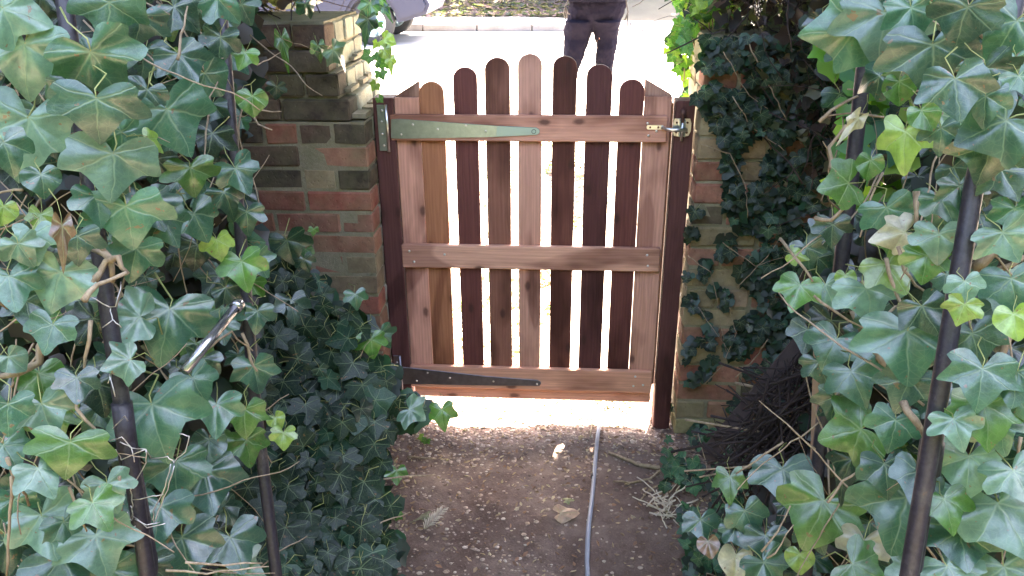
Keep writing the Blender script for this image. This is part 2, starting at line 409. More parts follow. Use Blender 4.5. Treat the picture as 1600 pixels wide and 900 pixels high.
TINT = {'n': (.042, .140, .074), 'd': (.018, .062, .036), 'p': (.118, .235, .158), 'g': (.065, .19, .030), 'y': (.20, .33, .055),
        'b': (.22, .115, .06), 'c': (.46, .42, .28), 't': (.032, .105, .068), 'k': (.007, .023, .015), 'q': (.011, .030, .018), 'r': (.20, .07, .045)}  # k and q: near-black greens carrying the shade among leaves
def basis(tip, nrm):
    y = tip.normalized(); z = (nrm - y*nrm.dot(y)).normalized(); x = y.cross(z)
    return Matrix(((x.x, y.x, z.x), (x.y, y.y, z.y), (x.z, y.z, z.z)))
def put_leaf(parent, me, pos, tip, nrm, size, tint, wx=1.0):
    o = bpy.data.objects.new('leaf', me); link(o, parent)
    mt = basis(tip, nrm).to_4x4() @ Matrix.Diagonal((size*wx, size, size, 1)); mt.translation = Vector(pos) - parent.location
    o.matrix_local = mt
    o.color = (*(TINT[tint] if isinstance(tint, str) else tint), 1); return o
def leaf_frame(u, v, ang, tilt=.3, jit=.35):
    """tip direction and face normal of a leaf seen at pixel u, v with its tip pointing at image angle ang (90 = down)"""
    vd = ray(u, v).normalized()
    r = RT; d = DN
    tip = r*math.cos(RAD(ang)) + d*math.sin(RAD(ang))
    tip = tip - vd*(tip.dot(vd)) - vd*rnd(-.1, tilt)
    n = -vd + Vector((0, 0, .35)) + Vector((rnd(-jit, jit), rnd(-jit, jit), rnd(-jit, jit)))
    return tip, n
def leaf_into(mb, pos, tip, nrm, size, col, shape):          # a cheap leaf of a joined mass
    B = basis(tip, nrm)
    b = [Vector(pos) + B @ (Vector(q)*size) for q in shape[0]]
    mb.add(b, shape[1], 0, col)
def cheap_shape():
    o = ivy_outline(rnd(0, 1), 'ivy')[::2]
    fold = rnd(.0, .3); dr = rnd(.1, .5)
    vs = [(0, 0, 0)] + [(x, y, fold*abs(x)-dr*y*y*.6) for x, y in o]
    return vs, [(0, 1+(j+1) % len(o), 1+j) for j in range(len(o))]
CHEAP = [cheap_shape() for _ in range(12)]
def wander(p, step, n, dirv, wob=.5):
    pts = [Vector(p)]; d = Vector(dirv).normalized()
    for _ in range(n):
        d = (d + Vector((rnd(-wob, wob), rnd(-wob, wob), rnd(-wob, wob)))*.6 + Vector(dirv).normalized()*.25).normalized()
        pts.append(pts[-1]+d*step)
    return pts
def poisson(test, u0, u1, v0, v1, r, n, tries=40000):
    pts = []; cell = r; grid = {}
    for _ in range(tries):
        u, v = rnd(u0, u1), rnd(v0, v1)
        if not test(u, v): continue
        k = (int(u//cell), int(v//cell)); ok = True
        for a in (-1, 0, 1):
            for b in (-1, 0, 1):
                for q in grid.get((k[0]+a, k[1]+b), ()):
                    if (q[0]-u)**2+(q[1]-v)**2 < r*r: ok = False
        if ok:
            grid.setdefault(k, []).append((u, v)); pts.append((u, v))
            if len(pts) >= n: break
    return pts
def interp(tab, v):
    if v <= tab[0][0]: return tab[0][1]
    for (a, b), (c, d) in zip(tab, tab[1:]):
        if v <= c: return b+(d-b)*(v-a)/(c-a)
    return tab[-1][1]

#SECTION_GROUND
# ------------------------------------------------------------------ ground, path, driveway, road
def grid_sheet(name, xs, ys, zf, mat, kind='structure', parent=None):
    mb = MB(); vs = [(x, y, zf(x, y)) for y in ys for x in xs]; n = len(xs)
    fs = [(j*n+i, j*n+i+1, (j+1)*n+i+1, (j+1)*n+i) for j in range(len(ys)-1) for i in range(n-1)]
    mb.add(vs, fs); o = mb.build(name, mat, parent); o['kind'] = kind; return o
def lin(a, b, n): return [a+(b-a)*i/(n-1) for i in range(n)]
def pz(x, y):
    z = gz0(y)
    z += .018*mnoise.noise(Vector((x*2.3, y*2.3, 0))) + .009*mnoise.noise(Vector((x*9, y*9, 3))) + .005*mnoise.noise(Vector((x*28, y*28, 7)))
    z += .05*smooth(.35, .8, abs(x-.1))*(1-smooth(-.2, .3, y))
    return z
ys = [-300, -100, -40, -15, -8, -5, -3.2] + lin(-3, 8, 60) + lin(8.5, 20, 24) + [25, 40, 80, 150, 400]
xs = [-400, -150, -60, -30, -15, -8] + lin(-6, 6, 25) + [8, 15, 30, 60, 150, 400]
grid_sheet('ground', xs, ys, lambda x, y: gz0(y)-.045, M['earth'])
grid_sheet('garden_path', lin(-1.6, 1.7, 166), lin(-3.1, .45, 178), pz, M['soil'])
grid_sheet('driveway', lin(-5, 6, 60), lin(.45, 7.6, 60), lambda x, y: gz0(y)-.004+.006*mnoise.noise(Vector((x*3, y*3, 1))), M['drive'])
RY0, RY1 = 7.6, 11.25
grid_sheet('road', lin(-40, 40, 40), lin(RY0, RY1, 6), lambda x, y: .35-.002, M['road'])
KZ = .35
# gravel and chips on the path
mb = MB()
def pebble(mb, x, y, z, s, flat):
    a = rnd(0, 6.28); k = 5; vs = []; n = 6
    for h, q in ((0, .75), (.45, 1.0)):
        for j in range(n):
            t = a+2*PI*j/n; r = s*q*rnd(.75, 1.15); vs.append((x+r*math.cos(t), y+r*math.sin(t)*.8, z+(h-.25)*s*flat))
    vs.append((x+rnd(-.1, .1)*s, y, z+s*flat*.62))
    fs = [(j, (j+1) % n, n+(j+1) % n, n+j) for j in range(n)] + [(n+j, n+(j+1) % n, 2*n) for j in range(n)]
    mb.add(vs, fs)
cnt = 0
while cnt < 17000:
    x, y = rnd(-.95, 1.05), rnd(-1.75, .42)
    g = mnoise.noise(Vector((x*2.1, y*2.1, 5)))*.5 + .5
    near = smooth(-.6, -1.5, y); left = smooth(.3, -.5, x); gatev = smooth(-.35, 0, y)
    dens = .10 + .65*near*(1-.6*smooth(.25, .6, x)) + .3*left + .9*gatev  # denser pale gravel at the gate brightens the sunlit strip
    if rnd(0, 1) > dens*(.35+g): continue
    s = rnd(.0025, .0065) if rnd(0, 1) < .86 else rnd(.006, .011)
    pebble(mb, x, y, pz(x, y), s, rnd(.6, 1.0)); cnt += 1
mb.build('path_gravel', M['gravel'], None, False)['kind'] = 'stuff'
# dry litter: on the path edge, beyond the gate, under the right hedge
mb = MB()
def chip(mb, x, y, z, s, col):
    B = basis(Vector((rnd(-1, 1), rnd(-1, 1), rnd(-.25, .25))), Vector((rnd(-.5, .5), rnd(-.5, .5), 1)))
    w = rnd(.25, .6); c = rnd(-.2, .35)
    q = [(0, -1, 0), (w, -.2, c), (w*.7, .5, c*.6), (0, 1, .1), (-w*.7, .5, c*.6), (-w, -.2, c)]
    mb.add([Vector((x, y, z+s*.2)) + B @ (Vector(p)*s) for p in q], [(0, 1, 2, 3), (0, 3, 4, 5)], 0, col)
BR = [(.20, .13, .10), (.28, .20, .15), (.14, .08, .065), (.36, .29, .23), (.10, .06, .05), (.22, .12, .09)]
for _ in range(5200):
    r = rnd(0, 1)
    if r < .3: x, y = rnd(.45, 1.05), rnd(-1.7, -.02)
    elif r < .5: x, y = rnd(-.75, .7), -abs(random.gauss(0, .25))+.15
    elif r < .65: x, y = rnd(-.85, -.35), rnd(-1.6, 0)
    else: x, y = rnd(-.5, .75), rnd(-1.75, .3)
    chip(mb, x, y, pz(x, y), rnd(.004, .013), random.choice(BR))
mb.build('path_litter', M['litter'], None, False)['kind'] = 'stuff'
mb = MB()
for _ in range(2600):
    x = min(1.5, -abs(random.gauss(0, .55))+.35) if rnd(0, 1) < .75 else rnd(-.5, 1.2)
    y = rnd(.35, 4.5)
    g = mnoise.noise(Vector((x*2, y*1.3, 9)))
    if g < -.05 and x > -.2: continue
    col = random.choice(BR) if rnd(0, 1) < .7 else (.10, .20, .04)
    chip(mb, x, y, gz0(y)+.004, rnd(.012, .035), col)
mb.build('driveway_leaf_litter', M['litter'], None, False)['kind'] = 'stuff'
# kerb stones, pavement, leafy bank on the far side of the road
kb = empty('kerb', (0, RY1, KZ), None, None); kb['kind'] = 'structure'
kp = []
for i in range(3): kp.append(chamfer_box(.90, .14, .26, .012, .004))
kmesh = []
for b in kp:
    me = bpy.data.meshes.new('kerb_stone'); b.to_mesh(me); b.free(); me.materials.append(M['kerb']); kmesh.append(me)
for i in range(36):
    x = -22 + i*.915
    o = link(bpy.data.objects.new('kerb_stone', kmesh[i % 3]), kb)
    drop = .10*smooth(-.4, 1.0, x)
    o.location = (x, .07, -.02-drop); o.rotation_euler = (rnd(-.01, .01), 0, rnd(-.006, .006))
grid_sheet('pavement', lin(-40, 40, 60), lin(RY1+.14, 13.0, 5), lambda x, y: KZ+.105-.10*smooth(-.4, 1.0, x), M['pave'])
mb = MB()
for _ in range(9000):
    x, y = rnd(-9, 5), 12.75+abs(random.gauss(0, 1.5))
    if y < 12.75+max(0, x+.3)*1.5: continue
    chip(mb, x, y, max(gz0(y), KZ+.10)+.01, rnd(.05, .11), random.choice([(.10, .055, .05), (.17, .10, .095), (.06, .038, .035), (.035, .04, .028), (.13, .07, .06)]))
mb.build('bank_leaf_litter', M['litter'], None, False)['kind'] = 'stuff'

#SECTION_WALLS
# ------------------------------------------------------------------ brick walls and pillars
BRMESH = {}
def brick_mesh(kind):
    L = {'s': .215, 'h': .1025, 'q': .065}[kind]
    lst = BRMESH.setdefault(kind, [])
    if len(lst) < 5:
        b = chamfer_box(L, .1025, .065, .004, .0022); me = bpy.data.meshes.new('brick'); b.to_mesh(me); b.free()
        me.materials.append(M['brick']); lst.append(me); return me
    return random.choice(lst)
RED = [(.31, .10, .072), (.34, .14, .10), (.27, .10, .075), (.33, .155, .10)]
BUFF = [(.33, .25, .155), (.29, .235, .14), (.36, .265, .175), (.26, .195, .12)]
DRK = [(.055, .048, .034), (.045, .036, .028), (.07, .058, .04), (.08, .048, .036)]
def place_brick(par, kind, c, rz=0, tint=None, len_scale=1.0):
    o = link(bpy.data.objects.new('brick', brick_mesh(kind)), par)
    o.location = Vector(c)-par.location + Vector((rnd(-.002, .002), rnd(-.004, .004), rnd(-.0015, .0015)))
    o.rotation_euler = (rnd(-.015, .015), rnd(-.006, .006), rz+rnd(-.015, .015)+random.choice((0, PI))); o.scale = (len_scale, 1, 1)
    k = rnd(.8, 1.2); t = tint or random.choice(RED+BUFF); o.color = (t[0]*k, t[1]*k, t[2]*k, 1); return o
LYF = -.11                                            # face of the left pillar
xL = Yp(587, 215, 0).x - .004                              # its corner beside the gate
lw = empty('brick_wall', (xL, LYF, 0), 'weathered red and buff brick wall with a stepped top left of the gate', 'wall')
def wall_rows(par, xc, yf, nrow, z0, sgn, length, depth, top_cut, darkrow, greenness=0):
    """courses of bricks: face looking to -y, corner at xc, running away in direction sgn; reveal on the corner"""
    for r in range(nrow):
        z = z0 + r*.075
        cut = top_cut(r)
        x = xc + sgn*cut
        even = r % 2 == 0
        seq = []; run = cut; first = True; step = 0
        while run < length:
            if even: k = 's'
            else: k = 'h' if (first or rnd(0, 1) < .75) else 's'
            if even and not first and rnd(0, 1) < .22: k = 'h'
            if first and not even and r % 4 == 1: k = 'h'
            first = False
            L = .215 if k == 's' else .1025
            dk = darkrow(r, run)
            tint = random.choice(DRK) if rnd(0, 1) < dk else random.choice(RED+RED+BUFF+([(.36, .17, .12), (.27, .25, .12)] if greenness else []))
            if seq == [] and greenness and rnd(0, 1) < greenness: tint = (.35, .30, .18)
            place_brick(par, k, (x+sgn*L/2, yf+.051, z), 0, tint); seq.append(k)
            x += sgn*(L+.0105); run += L+.0105
        # the reveal: bricks turned along the depth
        dd = .1025+.010
        while dd < depth-.03:
            k = 's' if (even and depth-dd > .2) else 'h'
            L = .215 if k == 's' else .1025
            dk = darkrow(r, 0)*.4
            place_brick(par, k, (xc+sgn*(cut+.051), yf+dd+L/2, z), PI/2, random.choice(DRK) if r < 15 and rnd(0, 1) < dk else random.choice([(.36, .33, .27), (.30, .27, .22), (.38, .34, .25), (.30, .22, .18)] if r < 15 else [(.44, .46, .36), (.38, .42, .32)])); dd += L+.0105  # upper reveal bricks pale: limewash and side light in one tint
Z0 = .012
NL = 20
def ltop(r): return {19: .10, 18: .10, 17: .075, 16: .045}.get(r, 0) if r >= 16 else 0
wall_rows(lw, xL, LYF, NL, Z0, -1, 1.75, .44, ltop, lambda r, run: .9 if r >= 17 else (.6 if r >= 15 else (.55 if run > .45 and r > 9 else (.4 if r > 12 else .1))))  # upper front courses dark: moss, and shade put into the brick tint
mb = MB()
mb.box((-1.8, .0045, -.12), (-.0045, .428, Z0+15.5*.075))
mb.box((-1.8, .016, Z0+15.5*.075), (-.085, .426, Z0+17.5*.075)); mb.box((-1.8, .018, Z0+17.5*.075), (-.108, .424, Z0+19.55*.075))
mb.build('mortar', M['mortar'], lw, False)
# mortar fillets on the broken steps
for zz, xx in ((15.5, 0), (16.5, -.05), (17.5, -.08)):
    mb = MB()
    for k in range(5):
        a = rnd(.01, .35); mb.box((xx-.075, a, Z0+zz*.075+.008), (xx-rnd(.002, .012), a+rnd(.04, .09), Z0+zz*.075+rnd(.016, .028)))
    mb.build('mortar_fillet', M['mortar'], lw, False)
RYF = -.035
xR = Yp(1085, 300, RYF).x
rw = empty('brick_wall', (xR, RYF, 0), 'ivy grown brick wall right of the gate with pale yellow green and red bricks', 'wall')
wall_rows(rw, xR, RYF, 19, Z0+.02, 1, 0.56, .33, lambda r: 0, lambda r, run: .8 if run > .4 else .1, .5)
mb = MB(); mb.box((.0045, .0045, -.12), (.60, .32, Z0+.02+18.55*.075)); mb.build('mortar', M['mortar'], rw, False)

#SECTION_GATE
# ------------------------------------------------------------------ posts and gate
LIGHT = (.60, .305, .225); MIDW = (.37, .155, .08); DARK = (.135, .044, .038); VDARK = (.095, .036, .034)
def board(name, x0, x1, y0, y1, z0, z1, mat, col, par, off=.002, label=None):
    c = Vector(((x0+x1)/2, (y0+y1)/2, (z0+z1)/2))
    o = bm_obj(name, chamfer_box(x1-x0, y1-y0, z1-z0, off), M[mat], par, False, col, c-par.location)
    if label: o['label'] = label
    return o
gp = []
for (u0, u1, vt, lab) in ((586, 617, 153, 'dark stained wooden gate post on the hinge side beside the stepped pillar'),
                          (1053, 1083, 158, 'dark stained wooden gate post on the latch side beside the ivy wall')):
    xa, xb = Yp(u0, 215, .0).x, Yp(u1, 215, .0).x; zt = Yp((u0+u1)/2, vt, 0).z
    c = Vector(((xa+xb)/2, .04, zt/2-.05))
    o = bm_obj('gate_post', chamfer_box(xb-xa, .075, zt+.1, .003), M['wood_v'], None, False, VDARK, c)
    tag(o, lab, 'gate post', 'gate posts'); gp.append((xa, xb, zt, o))
gate = empty('picket_gate', (0, 0, .1), 'low stained wooden picket gate with a curved top of rounded pickets', 'gate')
GO = gate.location
edges = [(622, 659.3), (660.2, 697), (712, 748), (760, 797.5), (809.6, 846), (862, 898.5), (913, 952), (963.5, 1001), (1002, 1044)]
tops = [153, 128, 105.5, 90.5, 84.5, 88, 101, 124.5, 151]
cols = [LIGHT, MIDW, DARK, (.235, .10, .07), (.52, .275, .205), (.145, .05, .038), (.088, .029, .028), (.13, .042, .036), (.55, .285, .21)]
ZT0, ZT1 = 1.092, 1.178; ZM0, ZM1 = .637, .724; ZB0, ZB1 = .150, .241
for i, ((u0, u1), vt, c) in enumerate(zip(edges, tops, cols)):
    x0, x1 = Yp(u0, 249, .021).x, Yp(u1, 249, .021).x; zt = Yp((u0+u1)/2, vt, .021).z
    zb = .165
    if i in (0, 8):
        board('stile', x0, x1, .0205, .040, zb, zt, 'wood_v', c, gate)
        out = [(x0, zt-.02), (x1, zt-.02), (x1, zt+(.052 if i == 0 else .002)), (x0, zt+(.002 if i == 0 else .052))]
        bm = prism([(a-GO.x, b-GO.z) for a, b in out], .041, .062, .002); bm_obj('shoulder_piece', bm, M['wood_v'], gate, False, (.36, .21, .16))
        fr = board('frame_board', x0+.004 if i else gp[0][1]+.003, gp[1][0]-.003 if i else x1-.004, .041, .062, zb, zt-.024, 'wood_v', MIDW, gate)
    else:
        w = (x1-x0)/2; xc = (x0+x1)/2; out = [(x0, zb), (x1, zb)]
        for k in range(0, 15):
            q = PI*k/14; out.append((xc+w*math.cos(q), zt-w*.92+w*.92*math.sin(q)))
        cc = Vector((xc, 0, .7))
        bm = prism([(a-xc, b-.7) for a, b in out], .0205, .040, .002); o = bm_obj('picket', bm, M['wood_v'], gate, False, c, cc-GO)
        if i == 4: o['label'] = 'pale middle picket with knots, the tallest'
xl, xr = -.448, .449
rails = []
for z0, z1, x0, x1, c in ((ZT0, ZT1, -.462, .444, (.60, .30, .21)), (ZM0, ZM1, -.452, .450, (.64, .35, .25)), (ZB0, ZB1, -.450, .452, (.62, .315, .215))):
    rails.append(board('rail', x0, x1, 0, .020, z0, z1, 'wood_h', c, gate, .003))
board('bottom_board', -.440, .452, .0205, .046, .098, .1635, 'wood_h', (.60, .30, .21), gate)
# screws, in the rails
def screw(par, x, y, z, r=.0045, mat='bright_steel'):
    mb = MB(); lathe(mb, [(0, -.0025), (r*.55, -.0025), (r, -.0012), (r, .001)], (x-GO.x, y, z-GO.z), 'y', 8); return mb.build('screw', M[mat], par)
def sub(par, o): o.location = -par.location; return o
for r_, pts in ((rails[0], ((.38, 1.155), (.385, 1.115), (.41, 1.13))), (rails[1], ((-.425, .70), (-.41, .66), (.405, .70), (.41, .66), (-.30, .69))), (rails[2], ((.39, .22), (.42, .185), (.385, .18)))):
    for x, z in pts: sub(r_, screw(r_, x, -.0005, z))
# strap hinges
def hinge(uv, label, mat, plate_uv):
    pts = [Yp(u, v, -.004) for u, v in uv]
    out = [(p.x-GO.x, p.z-GO.z) for p in pts]
    bm = prism(out, -.0045, -.0004, .0008); h = bm_obj('strap_hinge', bm, M[mat], gate); h['label'] = label
    return h
h1 = hinge([(611, 216), (611, 186.5), (625, 186), (775, 196.5), (838, 199.5), (842, 202), (843.5, 205.5), (842, 209), (838, 211), (765, 214.5), (625, 216.8)], 'long pale galvanised strap hinge on the top rail', 'galv', None)
h2 = hinge([(622, 601), (622, 573), (640, 574.5), (760, 588), (840, 594), (845, 597), (845.5, 600), (843, 603), (760, 602.5), (640, 600)], 'long dark strap hinge on the bottom rail', 'dark_steel', None)
for h, pts in ((h1, ((645, 194.5), (627, 210), (684, 202), (728, 196), (759, 205))), (h2, ((668, 582.5), (651, 595), (703, 590.5), (771, 596), (839, 600)))):
    for u, v in pts:
        p = Yp(u, v, -.005); screw(h, p.x, -.0047, p.z, .0038)
tp_ = [(p.x-GO.x, p.z-GO.z) for p in (Yp(u, v, -.0048) for u, v in ((776, 213.6), (776, 197.2), (837.5, 200.1), (841.5, 202.4), (842.8, 205.5), (841.5, 208.6), (837.5, 210.4)))]
t = NT('tip_sheen_metal'); t.base((.42, .52, .42)); t.rough(.55); t.p.inputs['Metallic'].default_value = .35; bm_obj('tip_sheen', prism(tp_, -.0052, -.0046, .0002), t.mat, h1)  # pale plate that paints the sheen on the strap end
p = Yp(834, 205.5, -.005)
mb = MB(); lathe(mb, [(.006, -.0012), (.0075, -.0012), (.0075, .001)], (p.x-GO.x, -.0054, p.z-GO.z), 'y', 12); mb.build('screw_hole', M['black_metal'], h1)
for (u0, u1, v0, v1, mt) in ((588, 606, 164, 236, 'galv'), (614, 629, 556, 640, 'dark_steel')):
    a = Yp(u0, v0, -.004); b = Yp(u1, v1, -.004)
    pl = bm_obj('hinge_plate', chamfer_box(b.x-a.x, .004, a.z-b.z, .0008), M[mt], gate, False, None, Vector(((a.x+b.x)/2, -.0005, (a.z+b.z)/2))-GO)
    for k in (.12, .36, .63, .88):
        mb = MB(); lathe(mb, [(0, -.0025), (.0024, -.0025), (.0042, -.001), (.0042, .001)], (rnd(-.002, .003), -.0025, (.5-k)*(a.z-b.z)), 'y', 8); mb.build('screw', M['bright_steel'], pl)
    mb = MB(); mb.tube([(b.x+.004-GO.x, -.006, a.z+.002-GO.z), (b.x+.004-GO.x, -.006, b.z-.002-GO.z)], .0052, 10); mb.build('hinge_pin', M['bright_steel' if mt == 'galv' else 'dark_steel'], gate)
# auto latch: bar on the gate, keeper on the post
lt = Yp(1012, 198, -.004); lr = Yp(1075, 199, -.004)
out = []
for k in range(7): q = PI/2+PI*k/6; out.append((lt.x-GO.x+.004+.008*math.cos(q), lt.z-GO.z-.002+.008*math.sin(q)))
out += [(lt.x-GO.x+.05, lt.z-GO.z-.009), (lt.x-GO.x+.05, lt.z-GO.z+.005)]
bm = prism(out, -.0045, -.0003, .0008); lb = bm_obj('latch_plate', bm, M['bright_steel'], gate)
for k in (.008, .034): 
    mb = MB(); lathe(mb, [(0, -.0012), (.003, -.0012), (.004, .001)], (lt.x-GO.x+k, -.0045, lt.z-GO.z-.002), 'y', 8); mb.build('screw', M['rust'], lb)
mb = MB(); mb.tube([(lt.x+.045-GO.x, -.004, lt.z-.002-GO.z), (lt.x+.06-GO.x, -.017, lt.z-.004-GO.z), (lt.x+.075-GO.x, -.026, lt.z-.005-GO.z), (lr.x-.004-GO.x, -.026, lt.z-.006-GO.z)], [.005, .0058, .006, .006], 10); mb.build('latch_bar', M['bright_steel'], gate)
kx, kz = Yp(1065, 199, 0).x, Yp(1065, 199, 0).z
keeper = empty('latch_keeper', (kx, -.001, kz), 'pale metal latch keeper with a rusty knob on the right gate post', 'latch')
def kpr(out, y0, y1, name, mt): bm = prism(out, y0, y1, .0008); return bm_obj(name, bm, M[mt], keeper)
for s in (-1, 1):
    pl = kpr([(s*.0045, -.030), (s*.024, -.027), (s*.030, -.010), (s*.030, .014), (s*.025, .029), (s*.0045, .029)][::s], -.003, .0, 'keeper_plate', 'bright_steel')
    for z in (.016, -.016):
        mb = MB(); lathe(mb, [(0, -.0012), (.003, -.0012), (.0045, .001)], (s*.017, -.003, z), 'y', 8); mb.build('screw', M['rust'], pl)
for s in (-1, 1): kpr([(s*.006, -.026), (s*.010, -.026), (s*.010, .026), (s*.006, .026)][::s], -.024, -.003, 'guide_fin', 'galv')
mb = MB(); mb.tube([(0, -.012, .020), (0, -.012, -.042)], .0042, 8); mb.build('lift_rod', M['bright_steel'], keeper)
mb = MB(); lathe(mb, [(.0001, .062), (.006, .060), (.0105, .052), (.0105, .044), (.006, .036), (.0045, .018)], (0, -.012, 0), 'z', 14); mb.build('lift_knob', M['rust'], keeper)

#SECTION_ARCH
# ------------------------------------------------------------------ garden arch
arch = empty('garden_arch', (0, -1.3, 0), 'black metal garden arch of tubular poles half buried in ivy', 'arch')
AO = arch.location
def pole(pix, r, ext_top, name='pole'):
    pts = [P(*q) for q in pix]
    top = pts[0] + (pts[0]-pts[1]).normalized()*ext_top
    bot = pts[-1] + (pts[-1]-pts[-2]).normalized()*max(.02, (pts[-1].z+.05)/max(.2, (pts[-2]-pts[-1]).normalized().z))
    al = [top]+pts+[bot]; mb = MB(); mb.tube([p-AO for p in al], r, 14); mb.build(name, M['black_metal'], arch); return al
LP = pole([(100, 0, 1.10), (168, 480, 1.10), (198, 680, 1.13)], .0115, .35)
mb = MB()
a, b = P(190, 630, 1.115), P(203, 725, 1.145); mb.tube([a-AO, b-AO], .0142, 14); mb.build('sleeve', M['black_metal'], arch)
a, b = P(198, 680, 1.13), P(238, 900, 1.225)
mb = MB(); mb.tube([a-AO, b-AO, (b+(b-a).normalized()*1.0)-AO], .0122, 14); mb.build('pole', M['black_metal'], arch)
RP = pole([(1562, 110, .99), (1522, 290, .985), (1477, 560, 1.01)], .0115, .45)
a, b, c = P(1477, 560, 1.01), P(1457, 690, 1.04), P(1428, 890, 1.10)
mb = MB(); mb.tube([a-AO, b-AO, c-AO, (c+(c-b).normalized()*.8)-AO], .0108, 14); mb.build('pole', M['black_metal'], arch)
s0 = P(1477, 560, 1.01).lerp(b, .73); s1 = b.lerp(c, .23); sm = s0.lerp(s1, .5).lerp(b, .9)
mb = MB(); mb.tube([s0-AO, s0.lerp(b, .97)-AO, b-AO, s1-AO], [.0128, .0128, .0150, .0150], 16); mb.build('sleeve', M['black_metal'], arch)
pole([(344, 0, 1.50), (400, 640, 1.53), (427, 860, 1.56)], .0112, .3)
pole([(1352, 90, 1.36), (1318, 380, 1.44), (1282, 690, 1.52)], .0135, .35)
mb = MB(); a, b = P(372, 476, 1.30), P(298, 568, 1.20)
tb = MB(); tb.tube([a+(a-b)*.02, b+(b-a)*.12], .0078, 12); tb.tube([a+(a-b)*.03, a+(b-a)*.07], .0105, 12)
t = NT('polished_black_tube'); t.base((.35, .35, .37)); t.rough(.2); t.p.inputs['Metallic'].default_value = .85
tag(tb.build('metal_tube', t.mat), 'shiny metal tube slanting down through the ivy on the left', 'tube')

#SECTION_IVY
# ------------------------------------------------------------------ ivy on the arch, left and right
def dl(u, v): return 1.0 + max(0, (u-150)/250)*.45 + max(0, (v-600)/300)*.12
def dr(u, v): return 1.0 + max(0, (1480-u)/230)*.40 + max(0, (v-600)/300)*.12
LEFT = [  # u, v of the leaf base, length to the tip in px, direction of the tip, tint, width factor, shape
 (39,68,86,90,'p',1.0,''),(5,12,66,20,'p',1.1,''),(142,80,80,60,'n',1.1,''),(170,3,60,92,'n',1.2,''),(43,185,96,101,'p',.95,''),
 (150,153,66,88,'t',1.3,''),(260,170,76,62,'n',1.15,''),(230,140,48,110,'t',1.1,'r'),(177,240,72,92,'p',1.2,''),(190,207,48,200,'n',1,''),
 (297,262,44,78,'g',1.15,''),(367,262,44,60,'t',1,''),(320,115,46,48,'n',1.2,'r'),(345,58,42,95,'d',.9,''),(220,25,46,100,'t',1.2,''),
 (272,10,48,40,'d',1.2,''),(338,-4,48,45,'n',1,''),(64,272,40,80,'n',1.1,'r'),(6,222,52,70,'n',1,''),(280,85,50,60,'t',1.1,''),
 (228,218,30,30,'y',.9,''),(394,150,34,90,'g',1.1,'r'),(383,82,28,110,'g',1,''),(197,322,66,82,'n',1.25,''),(253,340,50,60,'n',1,''),
 (302,333,48,60,'n',1.1,''),(6,322,34,100,'y',1,'r'),(64,335,44,95,'y',.8,'l'),(97,352,66,88,'b',.45,'l'),(52,366,46,85,'p',.9,''),
 (120,368,46,90,'t',1,''),(95,425,66,105,'p',1,''),(213,388,52,100,'n',1,''),(82,507,46,105,'n',1,''),(265,483,82,98,'n',1.05,''),
 (218,495,54,185,'p',1,''),(352,450,46,40,'d',1,'c'),(377,408,46,80,'g',1,''),(203,562,42,160,'p',1,''),(15,432,54,80,'n',1,''),
 (300,590,46,60,'n',1,''),(14,557,36,40,'p',1,'r'),(397,572,44,80,'t',1,''),(402,486,34,90,'t',1,''),(150,306,48,80,'n',1,''),
 (232,314,50,60,'d',1.1,''),(338,375,32,80,'y',1,''),(399,402,34,60,'n',1,''),(237,633,86,78,'n',1.05,''),(110,690,56,100,'g',1.35,''),
 (60,732,50,60,'p',1,''),(65,632,56,70,'p',1,''),(12,632,48,90,'n',1,''),(275,722,60,90,'n',1.1,''),(320,737,66,80,'t',1.1,''),
 (65,806,70,70,'p',1,''),(145,786,48,60,'g',1,''),(150,836,62,80,'p',1.2,''),(100,815,44,60,'n',1,''),(385,688,42,80,'g',1,''),
 (383,640,44,90,'g',1,''),(360,840,56,70,'t',1.1,''),(368,890,50,20,'g',1.1,''),(285,840,66,80,'t',1.1,''),(95,872,66,60,'t',1.2,''),
 (8,845,52,80,'d',1,''),(250,790,64,100,'t',1,''),(6,695,46,60,'n',1,''),(167,755,48,70,'p',1,''),(338,632,50,90,'n',1,''),
 (327,686,44,100,'t',1,'r'),(430,652,22,60,'y',1,'r'),(443,676,26,90,'y',1,''),(318,560,40,110,'d',1,''),(345,505,34,80,'t',1,''),
 (28,380,40,60,'p',1,''),(170,890,56,80,'n',1,''),(230,880,50,100,'d',1,''),(20,780,44,90,'n',1,''),
 (120,590,40,90,'d',1,''),(40,470,44,80,'d',1,''),(108,130,44,70,'t',1,''),(350,300,38,60,'t',1,'c'),(385,330,36,90,'t',1,'')]
